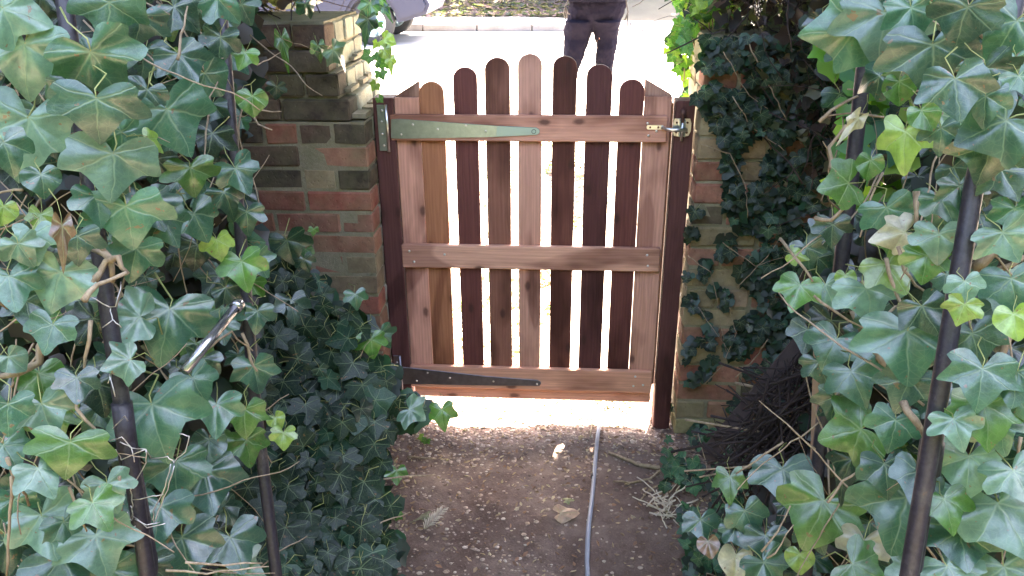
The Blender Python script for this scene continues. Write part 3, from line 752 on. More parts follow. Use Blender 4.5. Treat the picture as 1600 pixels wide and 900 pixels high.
RIGHT = [  # sunlit and backlit leaves carry that light as cream
 (1337,43,80,172,'n',1,''),(1382,18,80,97,'p',1.1,''),(1424,12,56,80,'n',1,''),(1457,68,80,90,'t',1.15,''),(1492,123,66,82,'t',1,''),
 (1513,10,62,110,'t',1.1,''),(1588,32,70,125,'n',1.1,''),(1588,90,28,90,'n',1,'r'),(1540,105,54,70,'d',1,''),(1573,187,74,155,'t',1.2,''),
 (1548,227,58,105,'d',1.25,''),(1415,205,64,95,'y',.75,''),(1592,118,36,60,'n',1,''),(1325,286,44,168,'g',1.15,''),(1440,172,40,60,'g',1,'r'),
 (1470,200,42,90,'t',1,''),(1375,118,40,160,'t',1,'c'),(1341,184,46,128,'c',.5,'l'),(1405,128,40,90,'g',1,'r'),(1565,265,52,60,'d',1,''),
 (1385,325,50,70,'n',1.1,''),(1413,363,50,165,'c',.8,''),(1467,365,46,95,'p',1.1,''),(1448,400,42,100,'g',1.1,''),(1386,412,52,58,'y',1,''),
 (1353,450,56,75,'p',1.15,''),(1290,445,42,70,'p',1.1,'r'),(1250,445,44,108,'g',1,''),(1307,530,50,118,'n',1.1,''),(1418,517,80,90,'n',1.15,''),
 (1567,363,50,60,'p',1.2,''),(1587,325,46,90,'n',1,''),(1580,435,60,80,'t',1,''),(1507,440,32,80,'p',1.1,''),(1507,476,34,110,'y',1,''),
 (1583,490,46,80,'y',1,'r'),(1262,515,38,100,'d',1,''),(1280,565,40,70,'d',1,''),(1330,580,56,70,'n',1,''),(1440,478,50,60,'d',1,''),
 (1520,520,56,80,'d',1,''),(1535,575,66,95,'n',1,''),(1590,580,56,100,'t',1,''),(1260,386,34,80,'d',1,''),(1240,397,24,20,'y',.8,''),
 (1321,430,26,90,'y',1,'r'),(1420,592,56,110,'t',1,''),(1288,783,78,115,'g',1.05,''),(1417,775,88,104,'n',1.1,''),(1562,788,84,58,'p',1.05,''),
 (1513,713,62,95,'p',1.1,''),(1345,670,62,165,'g',1.1,''),(1330,718,56,120,'d',1,'c'),(1382,725,50,80,'t',1,''),(1223,732,56,85,'t',1.1,''),
 (1490,655,46,70,'p',1,''),(1538,632,66,80,'g',1,''),(1583,735,56,60,'p',1.1,''),(1587,612,48,60,'n',1,''),(1500,830,60,80,'t',1.1,''),
 (1333,882,50,30,'g',1.2,''),(1480,885,60,60,'p',1.1,''),(1432,892,52,100,'p',1,''),(1568,885,66,70,'p',1.2,''),(1350,845,50,100,'c',1,''),
 (1250,866,34,90,'y',1,'r'),(1475,780,50,70,'g',1,''),(1435,735,54,100,'t',.9,''),(1150,868,46,95,'c',.95,'r'),(1193,878,50,60,'n',1,''),
 (1196,838,44,90,'t',1,''),(1164,798,42,70,'t',1,''),(1150,823,36,60,'t',1,''),(1095,812,36,80,'t',1,''),(1106,846,28,80,'b',1,'r'),
 (1140,745,40,90,'g',.8,''),(1300,350,36,90,'d',1,''),(1360,250,34,100,'g',1,'r'),(1500,290,44,80,'d',1,''),(1470,310,44,60,'n',1,''),
 (1305,620,40,100,'d',1,''),(1400,655,50,100,'n',1,''),(1270,820,44,70,'d',1,''),(1555,660,48,70,'n',1,''),(1540,150,48,95,'t',1,'')]
def shape(code):
    return random.choice(ROUND0 if code == 'r' else LONG0 if code == 'l' else CURL0 if code == 'c' else [x for x in LEAF0 if x not in ROUND0 and x not in LONG0])
lb_ = [(-200, 400), (160, 405), (230, 370), (330, 400), (450, 410), (600, 405), (640, 405), (690, 388), (800, 385), (870, 405), (1000, 430)]
rb_ = [(-200, 1270), (60, 1265), (110, 1300), (330, 1300), (400, 1250), (560, 1262), (650, 1268), (700, 1225), (760, 1200), (820, 1150), (1000, 1110)]
def ivy(name, label, catalog, dfun, test, dens, box, sparse):
    t = empty(name, P((box[0]+box[1])/2, 900, 1.2), label, 'ivy')
    for u, v, ln, ang, tint, wx, sh in catalog:
        d = dfun(u, v) + rnd(-.05, .03) - (.11 if (u, v) in ((1507, 440), (1507, 476)) or (v < 230 and abs(u-1545) < 75) else 0); tip, n = leaf_frame(u, v, ang, .28, .28)
        put_leaf(t, shape(sh), P(u, v, d), tip, n, ln*1.1*d/F, tint, wx)
    n0 = len(catalog)
    pts = poisson(test, *box, 33, 296-n0)
    for u, v in pts:
        d = dfun(u, v) + rnd(.10, .34)
        if sparse(u, v): d += .15
        tip, n = leaf_frame(u, v, random.gauss(88, 38), .3, .45)
        put_leaf(t, random.choice(LEAF0), P(u, v, d), tip, n, rnd(.034, .058), random.choice('nttddddkqqg'), rnd(.95, 1.2))  # second layer tinted darker to paint shade behind the front leaves
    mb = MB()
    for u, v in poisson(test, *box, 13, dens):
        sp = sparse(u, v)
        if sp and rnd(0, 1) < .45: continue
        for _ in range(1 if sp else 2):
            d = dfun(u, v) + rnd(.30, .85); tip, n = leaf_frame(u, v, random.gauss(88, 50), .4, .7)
            c = random.choice([TINT['k'], (.035, .024, .018), (.025, .02, .015), TINT['q']])  # dead-leaf browns and near-black greens paint the shaded gaps
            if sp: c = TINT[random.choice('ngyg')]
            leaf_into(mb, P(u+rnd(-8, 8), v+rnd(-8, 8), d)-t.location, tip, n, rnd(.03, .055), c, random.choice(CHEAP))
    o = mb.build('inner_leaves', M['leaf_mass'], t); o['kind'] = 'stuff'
    mb = MB()
    for _ in range(210):
        u, v = rnd(box[0], box[1]), rnd(box[2], box[3])
        if not test(u, v): continue
        d = dfun(u, v) + rnd(.04, .4); dv = (DN*rnd(-1, 1.4) + RT*rnd(-.8, .8) + FW*rnd(-.3, .3))
        pts = wander(P(u, v, d), .022, random.randint(5, 14), dv, .45); r0 = rnd(.0008, .0022)
        mb.tube([p-t.location for p in pts], [r0*(1-.5*i/len(pts)) for i in range(len(pts))], 5)
    o = mb.build('fine_stems', M['stem'], t); o['kind'] = 'stuff'
    return t
def stem(par, pix, r, wob=.0022, mat='stem'):
    pts = [P(*q) for q in pix]; out = []
    for a, b in zip(pts, pts[1:]):
        k = max(2, int((b-a).length/.02))
        for i in range(k): out.append(a+(b-a)*(i/k)+Vector((rnd(-wob, wob), rnd(-wob, wob), rnd(-wob, wob))))
    out.append(pts[-1]); n = len(out)
    if not isinstance(r, tuple): r = (r*.8, r*.45)
    mb = MB(); mb.tube([p-par.location for p in out], [r[0]+(r[1]-r[0])*i/(n-1)+rnd(-.1, .1)*r[0] for i in range(n)], 7); return mb.build('stem', M[mat], par)
iv = ivy('ivy', 'large leaved grey green ivy covering the left side of the arch', LEFT, dl, lambda u, v: u < interp(lb_, v)-10, 2600, (-170, 420, -150, 1030), lambda u, v: False)
for pix, r in (([(142,440,1.03),(165,410,1.04),(185,402,1.03),(200,428,1.04)], .0065), ([(148,385,1.06),(170,405,1.04),(176,440,1.06)], .0075), ([(127,470,1.0),(150,446,1.02),(198,426,1.03)], .0055),
               ([(68,480,1.06),(75,520,1.05),(60,565,1.06),(30,580,1.04),(-20,590,1.02)], .009), ([(-10,462,.98),(12,482,1.0)], .004), ([(140,500,1.04),(135,560,1.05),(130,600,1.08)], .0035),
               ([(110,600,1.04),(122,640,1.03),(145,668,1.04),(152,680,1.05)], .0035), ([(18,745,1.0),(14,800,1.02),(10,900,1.05)], .003), ([(187,742,1.09),(188,800,1.12),(190,846,1.14)], .0032),
               ([(110,760,1.04),(122,800,1.05),(136,830,1.06)], .003), ([(10,715,1.02),(30,760,1.04),(45,790,1.06)], .0035), ([(258,893,1.1),(320,896,1.12),(420,885,1.16)], .0022), ([(290,878,1.1),(350,882,1.13),(410,880,1.16)], .0022),
               ([(276,95,1.16),(283,68,1.16),(288,40,1.17),(293,10,1.18)], .003), ([(388,92,1.45),(404,100,1.5),(438,82,1.6)], .0018),
               ([(300,560,1.3),(360,520,1.35),(395,548,1.4)], .003), ([(380,520,1.4),(392,560,1.42),(402,580,1.42)], .004), ([(140,355,1.05),(165,395,1.05)], .006), ([(395,174,1.5),(440,174,1.55)], .0025), ([(385,175,1.5),(405,195,1.5),(425,203,1.5)], .003)):
    stem(iv, pix, r)
iv2 = ivy('ivy', 'broad leaved glossy ivy with sunlit gaps over the right side of the arch', RIGHT, dr, lambda u, v: u > interp(rb_, v)+12, 2500, (1120, 1770, -150, 1030), lambda u, v: 60 < v < 330 and 1270 < u < 1440 or 90 < v < 240 and u > 1270 and mnoise.noise(Vector((u/60, v/60, 0))) > .15)
for pix, r in (([(1500,-10,1.0),(1515,32,.99),(1540,60,.985),(1568,88,.98),(1572,115,1.0)], .006), ([(1278,190,1.3),(1300,172,1.3),(1340,150,1.3)], .0045), ([(1300,265,1.3),(1296,230,1.3),(1322,195,1.28)], .005),
               ([(1275,340,1.3),(1300,345,1.28),(1322,322,1.26)], .005), ([(1217,372,1.4),(1245,405,1.36),(1270,440,1.34)], .004), ([(1270,460,1.3),(1300,485,1.28),(1355,515,1.25)], .003),
               ([(1400,385,1.1),(1412,420,1.1),(1430,445,1.1),(1468,475,1.1)], .0035), ([(1385,400,1.15),(1400,460,1.16),(1425,500,1.15)], .004), ([(1370,510,1.2),(1400,480,1.18),(1420,475,1.18)], .0035),
               ([(1430,300,1.12),(1432,350,1.12)], .006), ([(1450,310,1.15),(1470,340,1.12)], .004), ([(1520,420,1.12),(1555,395,1.1),(1600,385,1.08)], .011), ([(1525,440,1.12),(1560,425,1.12),(1600,400,1.1)], .008),
               ([(1605,470,1.1),(1570,540,1.12),(1550,590,1.14)], .008), ([(1408,625,1.12),(1430,660,1.1),(1448,690,1.12)], .008), ([(1295,785,1.2),(1318,752,1.2),(1342,735,1.2)], .003),
               ([(1455,830,1.12),(1490,835,1.12),(1530,840,1.12)], .006), ([(1535,670,1.1),(1550,705,1.08)], .004), ([(1592,680,1.05),(1590,715,1.05)], .0035), ([(1530,760,1.08),(1555,750,1.08),(1580,745,1.06)], .003),
               ([(1310,600,1.4),(1303,700,1.4),(1310,770,1.38)], .006), ([(1345,440,1.35),(1395,490,1.33)], .004), ([(1225,690,1.5),(1150,740,1.55)], .003), ([(1190,860,1.35),(1215,830,1.34),(1235,790,1.33)], .0025), ([(1200,875,1.35),(1222,850,1.34),(1240,820,1.33)], .0022)):
    stem(iv2, pix, r, .0025)
for pix, r in (([(1334,485,1.36),(1352,525,1.35),(1386,575,1.33)], .008),):
    stem(iv2, pix, (.008, .008), .001)
# wire netting caught on the left pole
wn_ = empty('wire_netting', P(205, 740, 1.1), 'torn rusty chicken wire tangled round the lower left pole', 'wire netting')
for grp in (((140,462),(172,480)), ((172,480),(176,500),(160,512)), ((176,500),(190,512)), ((190,440),(180,478),(172,480)), ((172,690),(190,682),(206,700),(228,702),(236,716)), ((182,702),(190,718),(228,702)),
            ((228,702),(228,722),(205,765),(208,790),(204,810)), ((205,765),(190,750),(187,742)), ((236,716),(262,714),(272,722),(290,705),(296,682),(280,678)), ((208,782),(240,775),(255,772)), ((268,725),(258,760),(240,800),(240,815)),
            ((272,728),(262,765),(246,800),(240,816)), ((206,806),(230,824),(258,818)), ((212,812),(230,819),(250,816)), ((208,840),(203,828),(212,822)), ((198,800),(200,812),(206,813),(207,800),(204,790)), ((170,600),(172,580),(180,620)), ((176,670),(196,650),(200,658)), ((188,690),(205,700),(210,722))):
    mb = MB(); q = [P(u, v, 1.075+.0003*max(0, v-600)-.012*abs(math.sin(u*.2)))-wn_.location for u, v in grp]; q = [a.lerp(b, k/3)+Vector((rnd(-.0012, .0012), rnd(-.0012, .0012), rnd(-.0012, .0012))) for a, b in zip(q, q[1:]) for k in range(3)]+[q[-1]]; mb.tube(q, .00075, 5); mb.build('wire', M['wire'], wn_)

#SECTION_WALLIVY
# ------------------------------------------------------------------ ivy on the walls
def wall_ivy(name, label, test, box, r, n, dfun, size, tints, jit=.5, mass=0, massd=.2, angs=(90, 45), extra=()):
    t = empty(name, P((box[0]+box[1])/2, box[3], dfun((box[0]+box[1])/2, box[3])), label, 'ivy')
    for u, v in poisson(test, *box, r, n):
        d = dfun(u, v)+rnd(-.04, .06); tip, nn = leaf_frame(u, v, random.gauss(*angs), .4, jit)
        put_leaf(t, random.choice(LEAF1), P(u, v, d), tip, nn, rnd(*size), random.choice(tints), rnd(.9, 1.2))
    for u, v, ln, ang, tint, wx, sh in extra:
        d = dfun(u, v)-.03; tip, nn = leaf_frame(u, v, ang, .3, .3)
        put_leaf(t, shape(sh), P(u, v, d), tip, nn, ln*d/F, tint, wx)
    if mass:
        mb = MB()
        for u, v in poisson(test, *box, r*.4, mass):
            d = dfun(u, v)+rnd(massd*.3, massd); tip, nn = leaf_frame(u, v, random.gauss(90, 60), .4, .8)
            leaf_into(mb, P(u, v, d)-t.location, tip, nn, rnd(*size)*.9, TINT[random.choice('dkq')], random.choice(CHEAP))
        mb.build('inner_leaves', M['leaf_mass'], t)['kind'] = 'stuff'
    return t
lt_ = [(380, 470), (430, 470), (470, 540), (560, 585), (600, 618), (640, 655), (660, 628), (700, 585), (780, 598), (900, 612)]
def dlow(u, v): return interp([(380, 2.28), (480, 2.22), (600, 2.05), (750, 1.9), (900, 1.72)], v) + .12*smooth(560, 640, u) - .1*smooth(480, 400, u)
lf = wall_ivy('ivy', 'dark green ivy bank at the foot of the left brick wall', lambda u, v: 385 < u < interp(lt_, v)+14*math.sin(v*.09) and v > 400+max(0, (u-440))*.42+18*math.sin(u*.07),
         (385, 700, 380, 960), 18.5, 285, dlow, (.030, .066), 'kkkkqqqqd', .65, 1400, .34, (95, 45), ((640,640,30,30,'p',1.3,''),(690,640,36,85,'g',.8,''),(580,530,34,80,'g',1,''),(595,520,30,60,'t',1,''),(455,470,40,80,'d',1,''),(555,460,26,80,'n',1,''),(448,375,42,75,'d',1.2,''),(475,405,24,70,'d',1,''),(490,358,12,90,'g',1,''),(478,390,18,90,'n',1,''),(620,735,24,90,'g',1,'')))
for pix, r in (([(600,748,1.95),(640,745,1.98),(680,742,2.0)], .003), ([(560,830,1.8),(600,815,1.85),(640,800,1.9)], .003), ([(562,560,2.1),(570,540,2.1),(578,532,2.1)], .0015), ([(486,395,2.28),(491,360,2.27)], .001)):
    stem(lf, pix, r)
# right wall: straggling strand of dark ivy, thick at the top
def dwall(u, v): return (Yp(u, v, RYF-.05)-CAM).dot(FW)
def rtest(u, v):
    if v < 330: return u > interp([(60, 1100), (150, 1085), (200, 1118), (240, 1130), (300, 1135), (330, 1135)], v) and mnoise.noise(Vector((u/50, v/50, 2))) > -.15
    if u < 1132: return mnoise.noise(Vector((u/26, v/26, 4))) > .26
    return u < 1300 and mnoise.noise(Vector((u/45, v/45, 6))) > .22-.62*smooth(1135, 1215, u)
rv = wall_ivy('ivy', 'dark straggling ivy climbing the right brick wall', rtest, (1070, 1300, 60, 640), 15, 292, dwall, (.020, .038), 'kkkqqqd', .6, 1500, .05, (95, 55))  # near-black tints put the shadow on this ivy into its leaves
for pix, r in (([(1130,380),(1180,415),(1250,395)], .002), ([(1150,450),(1200,400),(1218,372)], .002), ([(1095,225),(1140,240),(1165,290),(1168,340)], .0025), ([(1075,400),(1110,425),(1120,470),(1135,550)], .0016), ([(1090,480),(1115,515),(1140,550)], .0014), ([(1150,590),(1180,560),(1200,530)], .003), ([(1170,70),(1200,130),(1230,190)], .003), ([(1130,80),(1170,150),(1200,170)], .002), ([(1145,150),(1175,200),(1225,235)], .0025), ([(1100,600),(1130,570),(1150,520),(1140,480)], .0018)):
    stem(rv, [(u, v, dwall(u, v)-.02) for u, v in pix], r)
# sunlit fringe over the right pillar
def dfr(u, v): return 2.72+.2*math.sin(u*.05+v*.03)
fr = wall_ivy('ivy', 'bright sunlit yellow green ivy fringe hanging beside the right gate post', lambda u, v: 1052+14*math.sin(v*.06)+max(0, v-60)*.12 < u < 1150-max(0, v-70)*.3 and v < 180, (1040, 1170, -80, 180), 8.5, 240, dfr, (.022, .040), 'ggyyyngn', .9, 300, .25, (90, 60))
for _ in range(16):
    u, v = rnd(1085, 1150), rnd(-60, 110); stem(fr, [(u, v, 2.65), (u+rnd(-30, 20), v+rnd(20, 40), 2.65), (u+rnd(-50, 30), v+rnd(50, 90), 2.7)], rnd(.0015, .004))
# over the left pillar
fl = wall_ivy('ivy', 'few hanging leaves and bright shoots on the end of the left brick pillar', lambda u, v: 575 < u < 608 and mnoise.noise(Vector((u/18, v/18, 8))) > -.1, (575, 612, 5, 155), 12, 11, lambda u, v: 2.36, (.018, .030), 'gyygn', .8, 0, .2, (90, 50),
     ((440,60,54,78,'g',.45,'l'),(520,78,40,40,'p',1,'c'),(497,72,26,80,'p',.7,'c'),(578,5,42,90,'n',.8,'l'),(574,30,44,95,'d',.7,'l'),(590,-6,34,55,'g',.8,'l'),(600,12,26,60,'n',.5,'l'),(432,135,22,90,'d',1,''),(478,6,26,60,'t',.9,'c'),(610,92,28,85,'y',.6,'l'),(601,62,22,20,'y',1,'r'),(600,78,20,45,'y',1,'r')))
stem(fl, [(440,60,2.2),(470,70,2.25),(500,82,2.3)], .0015)
# low ivy and weeds at the right of the path
def dlr(u, v): return (Gp(u, v+10, .05)-CAM).dot(FW)-.03
rl = wall_ivy('ivy', 'low dusty ivy and weeds along the right edge of the path', lambda u, v: 1045+.1*(v-600)*(1 if v > 760 else -.4) < u < 1165 and mnoise.noise(Vector((u/40, v/40, 11))) > -.12, (1035, 1170, 610, 930), 13, 150, dlr, (.02, .038), 'dttnnd', .7, 300, .08, (90, 70))

#SECTION_HEDGE
# ------------------------------------------------------------------ hedges behind and above the walls
def hedge(name, label, x0, x1, y0, y1, z0, z1, nleaf, ntwig, tints, ls=(.025, .05), edge=None, cat='hedge'):
    t = empty(name, ((x0+x1)/2, (y0+y1)/2, 0), label, cat); o = t.location
    mb = MB()
    for _ in range(nleaf):
        p = Vector((rnd(x0, x1), rnd(y0, y1), rnd(z0, z1)))
        if edge and not edge(p): continue
        n = Vector((rnd(-1, 1), rnd(-1, .4), rnd(-.3, 1))); tip = Vector((rnd(-1, 1), rnd(-1, 1), rnd(-1, .3)))
        leaf_into(mb, p-o, tip, n, rnd(*ls), random.choice(tints), random.choice(CHEAP))
    mb.build('foliage', M['leaf_mass'], t)['kind'] = 'stuff'
    mb = MB()
    for _ in range(ntwig):
        p = Vector((rnd(x0, x1), rnd(y0, y1), rnd(z0, z1)))
        if edge and not edge(p): continue
        pts = wander(p, .04, random.randint(4, 9), (rnd(-1, 1), rnd(-.6, .3), rnd(-.8, 1)), .5); r0 = rnd(.0012, .004)
        mb.tube([q-o for q in pts], [r0*(1-.6*i/len(pts)) for i in range(len(pts))], 4)
    mb.build('twigs', M['twig'], t)['kind'] = 'stuff'
    for _ in range(5):
        x = rnd(x0+.1, x1-.1); pts = wander((x, (y0+y1)/2, 0), .15, int(z1/.15), (0, 0, 1), .12); mb = MB(); mb.tube([q-o for q in pts], [.02*(1-.7*i/len(pts)) for i in range(len(pts))], 6); mb.build('stem', M['twig'], t)
    return t
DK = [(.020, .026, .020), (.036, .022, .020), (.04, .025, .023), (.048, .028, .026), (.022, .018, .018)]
GR = [(.04, .09, .03), (.06, .12, .03), (.03, .06, .03), (.10, .17, .04)]
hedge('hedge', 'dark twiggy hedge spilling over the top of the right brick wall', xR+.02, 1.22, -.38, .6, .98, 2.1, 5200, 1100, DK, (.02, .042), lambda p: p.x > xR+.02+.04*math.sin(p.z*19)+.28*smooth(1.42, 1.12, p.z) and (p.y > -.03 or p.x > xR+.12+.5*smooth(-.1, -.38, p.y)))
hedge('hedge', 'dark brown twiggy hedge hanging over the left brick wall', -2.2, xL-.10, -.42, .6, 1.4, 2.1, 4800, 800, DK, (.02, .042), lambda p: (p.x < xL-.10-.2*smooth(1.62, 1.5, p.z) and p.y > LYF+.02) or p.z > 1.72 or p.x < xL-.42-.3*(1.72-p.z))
hedge('hedge', 'dark hedge standing behind the ivy left of the arch', -2.3, -1.15, -1.1, -.3, 0.0, 2.0, 7000, 300, DK+GR[:1], (.03, .055))
hedge('hedge', 'loose sunlit hedge seen through the ivy right of the arch', 1.0, 2.6, .15, .95, .0, 1.55, 1500, 420, GR+GR+DK, (.025, .05))

#SECTION_PATHTHINGS
# ------------------------------------------------------------------ small things on and beside the path
def on_path(u, v, lift=0):
    p = Gp(u, v, 0); p = Gp(u, v, pz(p.x, p.y)); p.z = pz(p.x, p.y)+lift; return p
mb = MB(); hp = [on_path(u, v, .009) for u, v in ((941,640),(936,668),(933,690),(931,712),(929,735),(927,760),(924,790),(920,820),(918,850),(917,880),(918,905),(921,960))]
hp = [on_path(946, 622, .01), ] + hp
mb.tube(hp, .0072, 8); tag(mb.build('hose', M['hose']), 'thin grey blue hose running up the path to the gate', 'hose')
mb = MB(); p = on_path(927, 744, .009); q = on_path(926.5, 750, .009); mb.tube([p, q], .0088, 10); mb.build('joint', M['black_metal'], bpy.data.objects['hose'])
def stick(name, label, pix, r, cat='stick', mat='stem', group=None, lift=.008):
    pts = []
    q = [on_path(u, v, lift) for u, v in pix]
    for a, b in zip(q, q[1:]):
        for i in range(4): pts.append(a+(b-a)*i/4+Vector((rnd(-.002, .002), rnd(-.002, .002), rnd(0, .003))))
    pts.append(q[-1]); mb = MB(); mb.tube(pts, [r*(1-.45*i/len(pts)) for i in range(len(pts))], 7)
    return tag(mb.build(name, M[mat]), label, cat, group)
stick('stick', 'thick pale stick lying on the soil right of the hose', [(1030,735),(1000,730),(972,718),(951,711)], .0085)
stick('stick', 'curved thin stick just below the thick stick', [(1030,740),(1015,752),(985,757),(958,755)], .005)
stick('stick', 'short twig bent on the bare soil near the dry roots', [(1036,758),(1015,768),(1000,785)], .0035)
stick('stick', 'straight pale twig at the left edge of the path', [(638,716),(682,720)], .004)
stick('stick', 'thin straw lying beside the hose near the gate', [(928,656),(922,684)], .004)
def ground_leaf(name, label, u, v, ln, ang, tint, sh, wx=1.0, lift=.012, cat='fallen leaf'):
    p = on_path(u, v, lift); tip = RT*math.cos(RAD(ang))+Vector((0, 1, 0))*(-math.sin(RAD(ang)))
    me = leaf_mesh(sh, .3, 0, False, 1.2, 0, [M['dryleaf'], M['petiole']])
    o = link(bpy.data.objects.new(name, me)); d = (p-CAM).dot(FW)
    mt = basis(tip, Vector((rnd(-.2, .2), -.35, 1))).to_4x4() @ Matrix.Diagonal((ln*d/F*wx, ln*d/F, ln*d/F, 1)); mt.translation = p
    o.matrix_world = mt; o.color = (*tint, 1); return tag(o, label, cat)
ground_leaf('fallen_leaf', 'large curled tan leaf on the path beside the hose', 876, 808, 36, -8, (.55, .36, .28), 'round', .75, .016)
ground_leaf('fallen_leaf', 'small pale green leaf above the tan leaf on the path', 884, 786, 18, -15, (.28, .26, .16), 'long', .6)
ground_leaf('fallen_leaf', 'narrow grey leaf beside the pale dry frond', 668, 810, 30, 150, (.26, .25, .20), 'long', .5)
ground_leaf('fallen_leaf', 'bright pale leaf lying under the latch end of the gate', 990, 655, 22, 0, (.5, .46, .42), 'round', .8)
# pale dry frond, and bleached root tuft
t = NT('bleached'); t.base((.52, .47, .38)); t.rough(.8); M['bleached'] = t.mat
fo = empty('dry_frond', on_path(690, 815), 'pale dry conifer frond lying on the left of the path', 'frond')
a, b = on_path(664, 832, .012), on_path(690, 808, .02)
mb = MB(); mb.tube([a-fo.location, b-fo.location], .0018, 5); mb.build('rib', M['bleached'], fo)
for i in range(13):
    k = i/12; c = a+(b-a)*k
    for s in (-1, 1):
        e = c + Vector((s*.03*(1-.4*k)*.7+.012, .025*(1 if s < 0 else .2), .008+rnd(-.004, .01))); mb = MB(); mb.tube([c-fo.location, (c+e)/2+Vector((0, 0, .006))-fo.location, e-fo.location], [.0017, .002, .0006], 5); mb.build('frond_blade', M['bleached'], fo)
ro = empty('dry_roots', on_path(1042, 805), 'bleached tangle of dry roots at the right edge of the path', 'roots')
for i in range(34):
    c = on_path(1040+rnd(-22, 24), 800+rnd(-18, 18), rnd(.008, .04)); pts = wander(c, .013, 6, (rnd(-1, 1), rnd(-1, .6), rnd(-.2, .5)), .6)
    pts = [Vector((q.x, q.y, max(q.z, pz(q.x, q.y)+.004))) for q in pts]; mb = MB(); mb.tube([q-ro.location for q in pts], [rnd(.0016, .0032)]*7, 5); mb.build('root', M['bleached'], ro)
# tuft of grass beyond the gate bottom, right
gt = empty('grass_tuft', on_path(962, 636), 'yellow green grass tuft under the gate by the hose', 'grass tuft')
t = NT('grass'); t.base((.22, .30, .07)); t.rough(.6); M['grass'] = t.mat
mb = MB()
for i in range(90):
    c = Vector((gt.location.x+random.gauss(0, .045), gt.location.y+rnd(-.02, .06), 0)); c.z = pz(c.x, c.y); d = Vector((rnd(-1, 1), rnd(-1, .6), rnd(.2, .9))); s = rnd(.03, .07); w = d.cross(Vector((0, 0, 1))).normalized()*.0018
    e = c+d*s*.6; f = c+d*s+Vector((0, 0, -.012)); mb.add([c-w-gt.location, c+w-gt.location, e+w-gt.location, e-w-gt.location, f-gt.location], [(0, 1, 2, 3), (3, 2, 4)])
o = mb.build('blades', M['grass'], gt); o['kind'] = 'stuff'
# sprouts on the path
for (u, v, lab) in ((666, 694, 'small green sprout on the left of the path below the gate'), (618, 812, 'pale green seedling among dry leaves at the lower left of the path')):
    t_ = empty('seedling', on_path(u, v), lab, 'seedling')
    for i in range(5):
        a = rnd(0, 6.28); c = t_.location+Vector((math.cos(a)*.012, math.sin(a)*.012, rnd(.015, .035))); put_leaf(t_, random.choice(LEAF1), c, Vector((math.cos(a), math.sin(a), -.2)), Vector((rnd(-.3, .3), -.5, 1)), rnd(.014, .022), random.choice('gy'))
# leaning board and stick pile, right
pk = empty('plank', P(1165, 640, 2.1), 'dark weathered plank leaning in the shade against the right wall', 'plank')
a, b = P(1245, 545, 2.02), P(1112, 705, 2.12)
ax = (a-b).normalized(); L = (a-b).length; n_ = Vector((0, -.55, .8)); B = basis(ax, n_)
bm = chamfer_box(.045, L*1.15, .022, .003); me = bpy.data.meshes.new('board'); bm.to_mesh(me); bm.free(); me.materials.append(M['twig'])
o = link(bpy.data.objects.new('board', me), pk); mt = B.to_4x4(); mt.translation = (a+b)/2-pk.location; o.matrix_local = mt
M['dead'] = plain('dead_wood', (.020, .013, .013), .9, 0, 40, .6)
pk2 = empty('stick_pile', P(1220, 690, 1.9), 'dark heap of dead sticks and canes behind the right ivy', 'stick pile')
for i in range(16):
    u, v = rnd(1130, 1290), rnd(590, 740); 
    if u-1130 < (720-v)*.55: continue
    d = rnd(1.75, 2.1); c = P(u, v, d); dv = (RT*rnd(.2, 1.1)-DN*rnd(-.2, 1.0)+FW*rnd(-.5, .3)).normalized(); ln = rnd(.07, .2)
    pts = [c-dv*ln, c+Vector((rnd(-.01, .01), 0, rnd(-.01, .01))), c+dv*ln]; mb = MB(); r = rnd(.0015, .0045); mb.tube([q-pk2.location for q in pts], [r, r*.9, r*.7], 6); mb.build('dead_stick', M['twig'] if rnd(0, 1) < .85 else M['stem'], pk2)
mb = MB()
for i in range(420):
    u, v = rnd(1128, 1300), rnd(560, 745)
    if u-1128 < (700-v)*.8: continue
    c = P(u, v, rnd(1.78, 2.2)); dv = (RT*rnd(-.4, 1.1)-DN*rnd(-.4, 1.0)+FW*rnd(-.5, .5)).normalized(); ln = rnd(.05, .16); r = rnd(.0012, .004)
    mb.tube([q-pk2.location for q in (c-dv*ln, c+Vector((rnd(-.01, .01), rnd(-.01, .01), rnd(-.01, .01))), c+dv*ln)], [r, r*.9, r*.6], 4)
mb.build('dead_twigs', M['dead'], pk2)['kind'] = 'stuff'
a, b = P(1286, 490, 1.5), P(1279, 700, 1.62)
sk = bpy.data.meshes.new('stake'); bm = chamfer_box(.022, .012, (a-b).length*1.35, .002); bm.to_mesh(sk); bm.free(); t = NT('raw_wood'); t.base(t.mix(t.noise(t.mapping(t.coord(), (1, 1, .1)), 80), (.22, .14, .09), (.42, .30, .2))); t.rough(.8); sk.materials.append(t.mat)
o = link(bpy.data.objects.new('stake', sk)); o.matrix_world = Matrix.Translation((a+b)/2-Vector((0, 0, .06))) @ (a-b).to_track_quat('Z', 'Y').to_matrix().to_4x4(); tag(o, 'narrow bare wooden stake beside the far right arch pole', 'stake')

